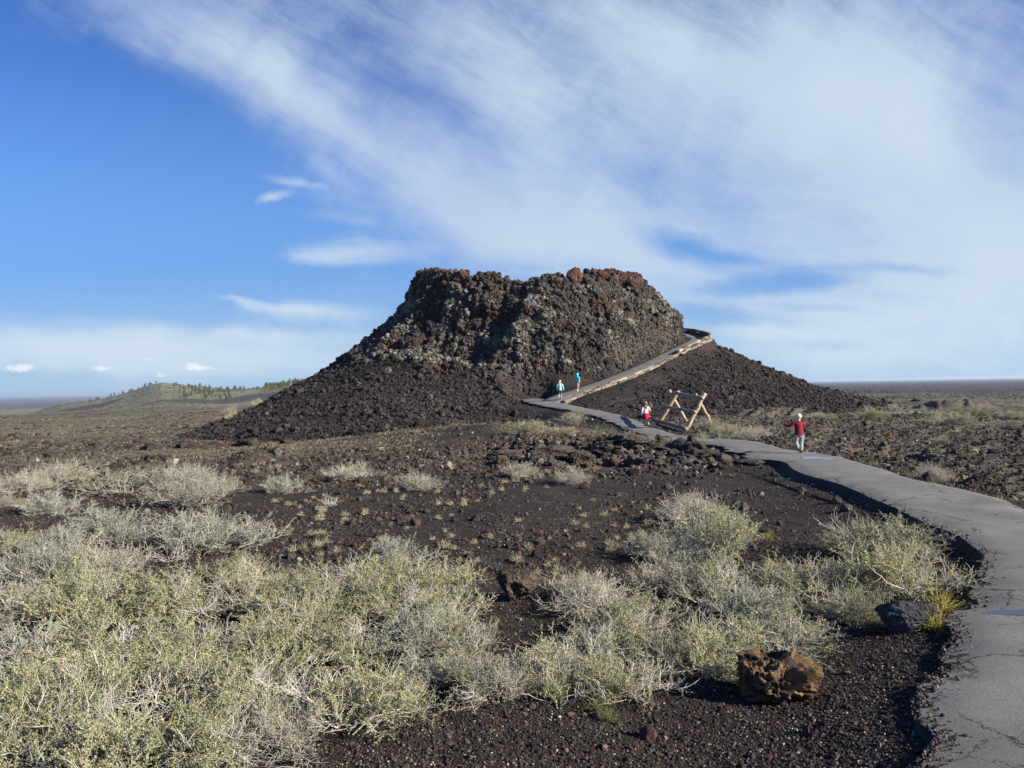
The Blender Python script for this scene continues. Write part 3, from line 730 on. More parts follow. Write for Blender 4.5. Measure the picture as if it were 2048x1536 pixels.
# jumbled blocks of the collapsed lava in front of the path, and dark clinker strewn over the left plain
pts_ = [on_ground(rg.uniform(985, 1470), rg.uniform(872, 935)) for _ in range(950)]
q = np.array([p[:] for p in pts_]); okq = path_sd(q[:, 0], q[:, 1]) > .2; q = q[okq]
s = np.clip(rg.lognormal(math.log(.055), .5, len(q)), .025, .20); c = stone_cols(len(q), rg, (.060, .051, .043), .25, .0, .12, .30)
V, F, C = scatter(q + np.c_[0 * s, 0 * s, s * .2], s, c, 2, 25, .85); V0, F0_, C0 = V, F, C
y = 40 * 8.0 ** rg.random(5200); u = rg.uniform(-60, 520, 5200); x = (u - 1024) / FPX * y; kq = (fbm(x / 12, y / 40, 9.1, 3) > -.05) & (np.hypot(x - CX, y - CY) > 31); x, y = x[kq], y[kq]
s = np.clip(rg.lognormal(math.log(.10), .5, len(x)), .04, .5) * np.interp(y, [40, 300], [1, 2.6]); c = stone_cols(len(x), rg, (.045, .038, .034), .3, .0, .15, .2)
V, F, C = scatter(np.c_[x, y, ground(x, y)], s, c, 1, 26, .6)
tag(link('lava_rubble', mesh_np('broken_lava', np.concatenate([V0, V]), np.concatenate([F0_, F + len(V0)]), CLINKER_MAT, np.concatenate([C0, C]), False)), kind='stuff')

# low tufts of grass and sage over the lava plain, too many and too small to count
def tuft_field(name, n, y0, y1, umin, umax, cond, size, col, seed, nb=9):
    r = np.random.default_rng(seed)
    y = y0 * (y1 / y0) ** (r.random(n) ** .75); u = r.uniform(umin, umax, n); x = (u - 1024) / FPX * y
    z, ro, _a, _b, hm_, gn_, gn2_, sd_, d_, th_ = ground_parts(x, y)
    k = (sd_ > .35) & (np.hypot(x - CX, y - CY) > 29.5) & (r.random(n) < cond(x, y, ro, hm_)); x, y, z = x[k], y[k], z[k]; n = len(x)
    S = np.clip(r.lognormal(math.log(size), .4, n), size * .4, size * 2.5) * np.interp(y, [y0, y1], [1, 6.0 if y1 > 3000 else 1.6])
    b = r.normal(size=(n, nb, 3)); b[:, :, 2] = np.abs(b[:, :, 2]) * .8 + .25; b /= np.linalg.norm(b, axis=2)[..., None]
    L = S[:, None, None] * r.uniform(.5, 1.1, (n, nb, 1)); base = np.c_[x, y, z - .02][:, None, :] + r.normal(0, 1, (n, nb, 3)) * np.array([.4, .4, 0]) * S[:, None, None]
    sd = np.cross(b, np.array([0, .3, 1.])); sd /= np.linalg.norm(sd, axis=2)[..., None]; w = S[:, None, None] * .16
    T = np.stack([base - sd * w, base + sd * w, base + b * L], 2).reshape(-1, 3)
    C = np.repeat(np.tile(np.array(col), (n, 1)) * r.lognormal(0, .25, n)[:, None] * np.where(r.random(n) < .4, 1, 1.15)[:, None], nb * 3, 0)
    return T, np.arange(len(T)).reshape(-1, 3), C
def blade_mat(name, tr=.25):
    m, n, b = material(name, .75, .15)
    at = n.n('ShaderNodeAttribute', attribute_name='tone'); oi = n.n('ShaderNodeObjectInfo')
    c = n.mix(1.0, at.outputs['Color'], n.n('ShaderNodeMapRange', i_0=oi.outputs['Random'], i_3=.82, i_4=1.18).outputs[0], 'MULTIPLY')
    n.put(b.inputs['Base Color'], c)
    if tr:
        t = n.n('ShaderNodeBsdfTranslucent'); n.put(t.inputs['Color'], c); mx = n.n('ShaderNodeMixShader', i_0=tr)
        n.put(mx.inputs[1], b.outputs[0]); n.put(mx.inputs[2], t.outputs[0])
        o = [q for q in n.t.nodes if q.type == 'OUTPUT_MATERIAL'][0]; n.put(o.inputs[0], mx.outputs[0])
    return m
GRASS_MAT = blade_mat('grass_blade')
A = [tuft_field('a', 15000, 22, 60, -50, 700, lambda x, y, ro, h: np.clip(fbm(x / 6, y / 6, .2, 3) * 1.4 + .55 * sstep(y, 23, 27), 0, 1), .055, (.27, .23, .14), 5),
     tuft_field('e', 20000, 290, 640, 40, 620, lambda x, y, ro, h: np.clip(sstep(h, .3, 2) * (.55 + fbm(x / 25, y / 60, 4.2, 3) * 1.6) * (1 - .85 * sstep(fbm(x / 45, y / 110, 5.1, 4), .0, .14)), 0, 1), .42, (.165, .17, .112), 15, 7),
     tuft_field('f', 14000, 120, 3500, 1540, 2110, lambda x, y, ro, h: np.clip(.45 + fbm(x / 25, y / 90, 7.2, 3) * 1.8, 0, 1), .34, (.085, .092, .055), 16, 7),
     tuft_field('b', 14000, 55, 330, -60, 560, lambda x, y, ro, h: np.clip(fbm(x / 14, y / 30, .2, 3) * 1.5 + .35, 0, 1), .17, (.22, .195, .12), 6),
     tuft_field('c', 20000, 11, 120, 1250, 2110, lambda x, y, ro, h: np.clip(fbm(x / 5, y / 8, 1.2, 3) * 2.0 + .22, 0, 1) * (x > np.interp(y, [20, 50], [6.5, 9])), .07, (.25, .235, .125), 7),
     tuft_field('d', 20000, 18.5, 46, 480, 1300, lambda x, y, ro, h: np.clip(fbm(x / 3, y / 5, 2.2, 3) * 2.2 + .35, 0, 1), .055, (.24, .215, .135), 8)]
off = 0; Fs = []
for a in A: Fs.append(a[1] + off); off += len(a[0])
tag(link('dry_grass', mesh_np('dry_grass', np.concatenate([a[0] for a in A]), np.concatenate(Fs), GRASS_MAT, np.concatenate([a[2] for a in A]), False)), kind='stuff')

# ------------------------------------------------------------------ stone kerbs of the ramp
km, n, b = material('kerb_stone', .9, .2)
at = n.n('ShaderNodeAttribute', attribute_name='tone'); oc = n.n('ShaderNodeTexCoord').outputs['Object']
n.put(b.inputs['Base Color'], n.mix(1.0, at.outputs['Color'], n.n('ShaderNodeMapRange', i_0=n.noise(oc, 7, 4, .7), i_1=.25, i_2=.75, i_3=.5, i_4=1.4).outputs[0], 'MULTIPLY'))
n.put(b.inputs['Normal'], n.n('ShaderNodeBump', i_Strength=.8, i_Distance=.03, i_Height=n.noise(oc, 14, 4, .7)).outputs[0])
bm0 = bmesh.new(); bmesh.ops.create_cube(bm0, size=1); bmesh.ops.bevel(bm0, geom=bm0.edges[:], offset=.14, segments=1, affect='EDGES'); bmesh.ops.triangulate(bm0, faces=bm0.faces[:])
bm0.verts.ensure_lookup_table(); BV = np.array([v.co[:] for v in bm0.verts]); BF = np.array([[v.index for v in f.verts] for f in bm0.faces]); bm0.free()
def block_wall(line, side, courses, cols, seed, lmin=.5, lmax=1.1):
    r = np.random.default_rng(seed); L = np.r_[0, np.cumsum(np.linalg.norm(np.diff(line, axis=0), axis=1))]; vs, fs, cs = [], [], []; off = 0
    for (dz, h, out, d) in courses:
        s = 0
        while s < L[-1] - .1:
            l = min(r.uniform(lmin, lmax), L[-1] - s); q = s + l / 2
            p = np.array([np.interp(q, L, line[:, i]) for i in range(3)]); p2 = np.array([np.interp(q + .1, L, line[:, i]) for i in range(3)]); p1 = np.array([np.interp(q - .1, L, line[:, i]) for i in range(3)])
            t = p2 - p1; t /= np.linalg.norm(t); nn = np.array([t[1], -t[0], 0.]) * side; nn /= np.linalg.norm(nn); up = np.cross(t, nn) * (1 if np.cross(t, nn)[2] > 0 else -1)
            sc = np.array([l * .97, d * r.uniform(.8, 1.15), h * r.uniform(.8, 1.12)])
            W = BV * sc * (1 + r.normal(0, .05, BV.shape)); W = W[:, :1] * t + W[:, 1:2] * nn + W[:, 2:] * up + p + nn * out + np.array([0, 0, dz + r.normal(0, .02)])
            vs.append(W); fs.append(BF + off); off += len(BV); cs.append(np.tile(cols[r.integers(len(cols))] * r.lognormal(0, .18), (len(BV), 1))); s += l
    return np.concatenate(vs), np.concatenate(fs), np.concatenate(cs)
TAN = [np.array(c) for c in [(.22, .18, .135), (.30, .265, .215), (.14, .11, .085), (.19, .165, .135), (.24, .195, .145)]]
TAN_SHADED = [np.array(c) for c in [(.12, .095, .075), (.10, .085, .072), (.15, .12, .09)]]  # parapet stones: shade on its near side is put into the colour
i1 = int(np.argmax(rampc[:, 0] > 17.15)); lowl = np.c_[rampc[1:i1, :2] + rn[1:i1] * (RW + .22), rampc[1:i1, 2]]
n1 = len(lowl); ncut = int(n1 * .66)
V, F, C = block_wall(lowl, 1, [(.05, .14, 0, .26), (-.10, .17, .05, .26)], TAN, 51, .35, 1.3)
V2, F2, C2 = block_wall(lowl[ncut:], 1, [(-.34, .24, .10, .32), (.28, .18, -.02, .28)], TAN, 52)
o = link('stone_kerb', mesh_np('stone_kerb', np.concatenate([V, V2]), np.concatenate([F, F2 + len(V)]), km, np.concatenate([C, C2]), False))
tag(o, 'long low wall of tan stone blocks edging the climbing ramp', 'wall')
upl = np.c_[rampc[i1:, :2] + rn[i1:] * (RW + .05), rampc[i1:, 2]]
V, F, C = block_wall(upl, 1, [(.12, .30, 0, .32), (.40, .26, 0, .34)], TAN_SHADED, 53)
tag(link('stone_kerb', mesh_np('upper_stone_kerb', V, F, km, C, False)), 'stone parapet toned as in shade curving round the top bend of the ramp', 'wall')

# ------------------------------------------------------------------ boulders
def boulder_mesh(name, seed, size, sub=5, gouges=(), amp=.30, ridged=.12, col=(.05, .04, .035), col2=None, lich=.2, pits=0.0):
    bm = bmesh.new(); bmesh.ops.create_icosphere(bm, subdivisions=sub, radius=1.0)
    V = np.array([v.co[:] for v in bm.verts]); F = np.array([[v.index for v in f.verts] for f in bm.faces]); bm.free()
    N0 = V.copy(); s = seed * 7.3
    # faceted body: cut by a few random planes
    r = np.random.default_rng(seed); D = np.ones(len(V))
    for _ in range(12):
        q = r.normal(size=3); q /= np.linalg.norm(q); c = V @ q; h = r.uniform(.55, .92); D = np.minimum(D, np.where(c > .01, h / np.maximum(c, .01), 9))
    V = V * np.minimum(D, 1.1)[:, None]
    V = V * (1 + amp * fbm(N0[:, 0] * 1.2 + s, N0[:, 1] * 1.2, N0[:, 2] * 1.2, 3) + ridged * fbm(N0[:, 0] * 3 + s, N0[:, 1] * 3, N0[:, 2] * 3, 4, True) * .6 + .05 * fbm(N0[:, 0] * 9, N0[:, 1] * 9 + s, N0[:, 2] * 9, 3) + .022 * fbm(N0[:, 0] * 26, N0[:, 1] * 26 + s, N0[:, 2] * 26, 2, True))[:, None]
    for (gx_, gy_, gz_, gr_, gd_) in gouges:
        q = np.array([gx_, gy_, gz_]); q = q / np.linalg.norm(q); ang_ = np.arccos(np.clip(N0 @ q, -1, 1)); wob = .25 * fbm(N0[:, 0] * 3, N0[:, 1] * 3, N0[:, 2] * 3 + s, 2)
        V -= (N0 * (gd_ * (1 - sstep(ang_ / gr_ + wob, .62, 1.0)))[:, None])
    if pits:
        w1_, _, _ = worley(N0[:, 0] * 6.5 + s, N0[:, 1] * 6.5, N0[:, 2] * 6.5); V -= N0 * (pits * (1 - sstep(w1_, .12, .42)))[:, None]
    V = V * np.array(size)
    c = np.tile(np.array(col), (len(V), 1))
    if col2 is not None: c = mixc(c, col2, sstep(fbm(N0[:, 0] * 2.6 + s, N0[:, 1] * 2.6, N0[:, 2] * 2.6 + 4, 5), -.12, .2)); c = c * (1 + .5 * fbm(N0[:, 0] * 11, N0[:, 1] * 11 + s, N0[:, 2] * 11, 3))[:, None]; c = mixc(c, np.array(col2) * .45, sstep(fbm(N0[:, 0] * 4 + s, N0[:, 1] * 4 + 9, N0[:, 2] * 4, 4), .12, .4) * .8)
    return mesh_np(name, V, F, BOULDER_MAT, np.c_[c, np.full(len(V), lich)], sub < 6)
BOULDER_MAT = lava_mat('boulder_rock', 30.0, .02)
BOULDER2 = lava_mat('pitted_rock', 55.0, .03)
def set_boulder(me, u, v, label, rz=0, dz=0, name='boulder', cat='rock', y=None):
    p = on_ground(u, v) if y is None else dep(u, v, y)
    o = link(name, me, loc=(p.x, p.y, p.z + dz)); o.rotation_euler.z = rz; return tag(o, label, cat)
b1 = boulder_mesh('orange_boulder', 5, (.265, .21, .185), 6, [(-.5, -.8, -.45, .60, .55), (.18, -.8, .50, .40, .50), (.50, -.8, -.30, .34, .40), (-.1, .1, 1, .42, .35), (.70, -.6, .40, .24, .35), (-.1, -.9, .2, .2, .2)], .22, .50, (.150, .096, .050), (.044, .034, .029), .40, .16)
set_boulder(b1, 1545, 1398, 'hollowed orange brown lava boulder lying on the gravel beside the path', 0, .075)
b2 = boulder_mesh('dark_boulder', 8, (.19, .165, .18), 6, [(-.5, -.8, .1, .35, .2), (.1, -.9, -.3, .2, .15)], .30, .2, (.080, .060, .048), (.050, .040, .034), .30, .05)
set_boulder(b2, 1036, 1200, 'squarish dark brown boulder standing behind the shrubs in the middle', .4, .13)
b3 = boulder_mesh('grey_boulder', 12, (.21, .16, .12), 6, [], .26, .2, (.055, .055, .060), (.045, .045, .048), .1, .02)
set_boulder(b3, 1815, 1258, 'dark grey boulder with yellow grass against it by the path edge', -.3, .07)
b4 = boulder_mesh('small_red_rock', 15, (.05, .045, .045), 4, [], .3, .15, (.085, .045, .035), (.05, .035, .03), .05)
set_boulder(b4, 1298, 1480, 'small reddish rock on the black gravel at the bottom', 0, .025, 'rock')
b5 = boulder_mesh('flat_rock', 18, (.15, .13, .06), 4, [], .25, .1, (.06, .048, .042), None, .3)
set_boulder(b5, 812, 1043, 'flat broken rock lying alone on the cinder field', 0, .03, 'rock')
b5b = boulder_mesh('flat_rock_pair', 19, (.11, .10, .075), 4, [], .25, .1, (.05, .04, .036), None, .2)
set_boulder(b5b, 828, 1052, 'small dark rock leaning by the flat broken rock', .8, .04, 'rock')
b6 = boulder_mesh('rim_boulder', 22, (.62, .5, .80), 5, [(.3, -.7, -.1, .4, .2)], .35, .15, (.125, .062, .034), (.065, .045, .035), .1, .05)
set_boulder(b6, 1150, 553, 'upright rust orange boulder crowning the rim of the cone', .2, 0, y=64.4)
b7 = boulder_mesh('rim_block', 24, (.55, .5, .42), 5, [], .35, .15, (.085, .050, .036), (.06, .045, .038), .15, .05)
set_boulder(b7, 1262, 552, 'reddish block ending the right side of the cone rim', .7, -.55, y=66.5)
LB = [(1240, 880, 20.6, (.80, .6, .34), 31, .7, 'pale lichened lava knob just left of the path bend', .62), (1405, 888, 19.6, (.42, .36, .20), 32, .1, 'dark ragged lava knob hiding the path at its dip', .15),
      (1320, 886, 20.6, (.5, .45, .2), 33, .4, 'low lava hump between the pale knob and the ragged knob', .5), (1165, 893, 19.6, (.36, .30, .26), 34, .9, 'steep lava block at the mouth of the dark hollow', .35),
      (1052, 890, 20.4, (.42, .36, .28), 35, .2, 'rounded lava block on the left rim of the dark hollow', .4), (1110, 880, 21.6, (.75, .45, .24), 36, 1.2, 'lava ledge roofing the dark hollow', .45),
      (1010, 897, 20.0, (.40, .35, .22), 37, .6, 'rough lava block left of the rounded hollow block', .4),
      (1490, 905, 17.3, (.35, .30, .16), 39, .4, 'small dark lava lump at the crumbled path edge', .2)]
for (u, v, y, sz, sd_, rz_, lb, li) in LB:
    sz = (sz[0] * 1.1, sz[1], sz[2] * .68)
    me = boulder_mesh('lava_outcrop', sd_, sz, 6, [(-.6, -.7, .1, .5, .3), (.3, -.8, -.2, .35, .3)], .35, .45, (.072, .062, .052), (.050, .040, .035), li, .14)
    p = dep(u, v, y); g = ground(p.x, p.y)
    o = link('lava_outcrop', me, loc=(p.x, p.y, g + sz[2] * .25)); o.rotation_euler.z = rz_; tag(o, lb, 'rock', 'lava knobs in front of the cone')
for (u, v, sz, sd_, lb) in [(1732, 788, (1.0, .9, .75), 61, 'bushy topped black lava stack on the plain right of the cone'),
                            (1835, 786, (.9, .7, .5), 62, 'small black lava stack farther out on the right plain')]:
    me = boulder_mesh('lava_stack', sd_, sz, 5, [], .35, .3, (.042, .037, .034), None, .25, .1)
    p = on_ground(u, v); y = min(p.y, 110); p = dep(u, v, y); o = link('lava_outcrop', me, loc=(p.x, p.y, ground(p.x, p.y) + sz[2] * .2)); tag(o, lb, 'rock')
# a dark bank of clinker blocks on the left, with shaded mouths
for (u, v, sz, sd_, lb) in [(500, 893, (.75, .5, .40), 63, 'jagged black lava block under the left foot of the cone'), (300, 900, (.7, .5, .30), 64, 'wide dark lava block in the left rubble bank'), (365, 897, (.5, .4, .28), 65, 'dark lava block beside the wide one in the rubble bank'),
                            (190, 894, (.4, .35, .22), 66, 'small dark lava block at the left end of the rubble bank'), (105, 915, (.4, .3, .2), 67, 'low dark lava block far left below the rubble bank'), (575, 888, (.6, .4, .26), 68, 'lava block right of the jagged black one')]:
    me = boulder_mesh('lava_block', sd_, sz, 5, [(-.4, -.8, .1, .6, .35)], .35, .3, (.040, .035, .032), None, .2, .1)
    p = on_ground(u, v); o = link('lava_outcrop', me, loc=(p.x, p.y, p.z + sz[2] * .15)); tag(o, lb, 'rock', 'lava blocks of the left rubble bank')

# ------------------------------------------------------------------ shrubs
def tube(P, r0, r1, k):
    P = np.asarray(P); n = len(P); T = np.gradient(P, axis=0); T /= np.linalg.norm(T, axis=1)[:, None] + 1e-9
    a = np.cross(T, np.array([.31, .17, .94])); a /= np.linalg.norm(a, axis=1)[:, None] + 1e-9; b = np.cross(T, a)
    th = np.arange(k) * 2 * math.pi / k; rr = np.linspace(r0, r1, n)[:, None, None]
    V = P[:, None, :] + rr * (np.cos(th)[None, :, None] * a[:, None, :] + np.sin(th)[None, :, None] * b[:, None, :])
    return V.reshape(-1, 3), grid_faces(n, k, True)
class Acc:
    def __init__(s): s.v, s.f, s.c, s.n = [], [], [], 0
    def add(s, V, F, c):
        s.v.append(V); s.f.append(F + s.n); s.n += len(V); s.c.append(np.tile(np.asarray(c, float), (len(V), 1)) if np.ndim(c) == 1 else c)
    def mesh(s, name, mat, smooth=True): return mesh_np(name, np.concatenate(s.v), np.concatenate(s.f), mat, np.concatenate(s.c), smooth)
TWIG_MAT = blade_mat('twig_bark', 0); LEAF_MAT = blade_mat('shrub_leaf', .22)
def grow(r, p, d, L, n, wander, up):
    pts = [p]; d = d / np.linalg.norm(d)
    for i in range(n):
        d = d + r.normal(0, wander, 3) + np.array([0, 0, up]); d /= np.linalg.norm(d); p = p + d * L / n
        if p[2] < .012: p = np.array([p[0], p[1], .012]); d = np.array([d[0], d[1], abs(d[2])])
        pts.append(p)
    return np.array(pts)
def shrub_meshes(seed, kind, rad=.62, hgt=.50):
    r = np.random.default_rng(seed); tw = Acc(); LP, LD_, LG = [], [], []
    P_ = dict(G=(32, 6, 5, 27, .92, (.50, .46, .39)), S=(34, 6, 5, 24, .85, (.46, .43, .37)), D=(36, 7, 5, 16, .55, (.47, .425, .36)), B=(16, 4, 2, 0, 0, (.50, .46, .40)), Y=(32, 6, 5, 24, .9, (.49, .44, .36)))[kind]
    nm, ns, nt, nl, leafy, bark = P_
    bark = np.array(bark); bare_az = r.uniform(0, 6.28)
    for i in range(nm):
        az = r.uniform(0, 6.283); el = math.radians(np.clip(r.normal(36, 20), 4, 82)); L = rad * r.uniform(.65, 1.12) * (1 - .25 * math.sin(el))
        b0 = np.array([r.normal(0, .10), r.normal(0, .10), .01])
        M = grow(r, b0, np.array([math.cos(az) * math.cos(el), math.sin(az) * math.cos(el), math.sin(el)]), L, 7, .16, .035)
        tw.add(*tube(M, .0075 * (1.5 if kind == 'B' else 1), .003, 4), bark * r.uniform(.6, 1.05))
        bare = abs(math.remainder(az - bare_az, 6.283)) < .45
        for j in range(ns):
            t = r.uniform(.28, 1.0); q = M[int(t * 7)]; dd = M[min(7, int(t * 7) + 1)] - M[max(0, int(t * 7) - 1)]; dd /= np.linalg.norm(dd) + 1e-9
            S = grow(r, q, dd + r.normal(0, .65, 3) + np.array([0, 0, .35]), rad * r.uniform(.22, .45), 5, .20, .05)
            dead = kind in 'GSY' and r.random() < .09
            if dead: S = q + (S - q) * 1.35; tw.add(*tube(S, .0042, .002, 3), np.minimum(bark * 1.3, .66))
            else: tw.add(*tube(S, .0038, .0018, 3), bark * r.uniform(.75, 1.15))
            for k in range(nt):
                q = S[r.integers(1, 6)]; dd = S[-1] - S[0]; dd /= np.linalg.norm(dd) + 1e-9
                Tt = grow(r, q, dd + r.normal(0, .75, 3) + np.array([0, 0, .3]), r.uniform(.07, .17), 3, .22, .06)
                tw.add(*tube(Tt, .0019, .0011, 3), bark * r.uniform(.85, 1.25))
                if nl and not bare and not dead and r.random() < leafy:
                    m = r.integers(nl // 2, nl + 1); tt = r.uniform(.1, 1, m) * 3; i0 = np.minimum(tt.astype(int), 2)
                    LP.append(Tt[i0] + (Tt[i0 + 1] - Tt[i0]) * (tt - i0)[:, None] + r.normal(0, .007, (m, 3))); dr = Tt[-1] - Tt[0]
                    LD_.append(dr / np.linalg.norm(dr) * .8 + r.normal(0, .7, (m, 3)) + np.array([0, 0, .25])); LG.append(np.full(m, r.normal()))
    tm = tw.mesh('branches', TWIG_MAT)
    lm = None
    if LP:
        p = np.concatenate(LP); d = np.concatenate(LD_); g = np.concatenate(LG); d /= np.linalg.norm(d, axis=1)[:, None]; n = len(p)
        sdv = np.cross(d, r.normal(size=(n, 3))); sdv /= np.linalg.norm(sdv, axis=1)[:, None]
        L = r.uniform(.010, .021, n)[:, None]; W = L * r.uniform(.24, .40, n)[:, None]
        V = np.stack([p, p + d * L * .55 + sdv * W, p + d * L, p + d * L * .55 - sdv * W], 1).reshape(-1, 3)
        base = dict(G=(.295, .300, .138), S=(.285, .305, .205), D=(.34, .325, .20), Y=(.345, .335, .135))[kind]
        c = np.tile(np.array(base), (n, 1)) * r.lognormal(0, .18, n)[:, None] * (1 + .12 * g)[:, None]; c[:, 0] *= 1 + .10 * g; c = np.clip(c, .01, .5)
        lm = mesh_np('leaves', V, np.arange(4 * n).reshape(-1, 4), LEAF_MAT, np.repeat(c, 4, 0), False)
    return tm, lm
SHRUBS = {}
for k, seeds in dict(G=(101, 102, 103), S=(111, 112), D=(121, 122), B=(131,), Y=(141,)).items(): SHRUBS[k] = [shrub_meshes(s, k) for s in seeds]
rs = random.Random(5)
def shrub(u, v, wpx, kind, label, group=None, hs=1.0):
    p = on_ground(u, v); wm = wpx / FPX * p.y
    o = empty('desert_shrub', (p.x, p.y, p.z - .01), rs.uniform(0, 6.28)); s = wm / 1.24 * 1.22; o.scale = (s, s, s * hs * rs.uniform(.58, .82))
    tm, lm = rs.choice(SHRUBS[kind])
    link('branches', tm, o)
    if lm: link('leaves', lm, o)
    return tag(o, label, 'shrub', group)
GL, GM, GR, GF = 'shrubs of the left thicket', 'shrubs of the middle thicket', 'shrubs of the right thicket', 'shrubs near the cone and on the plains'
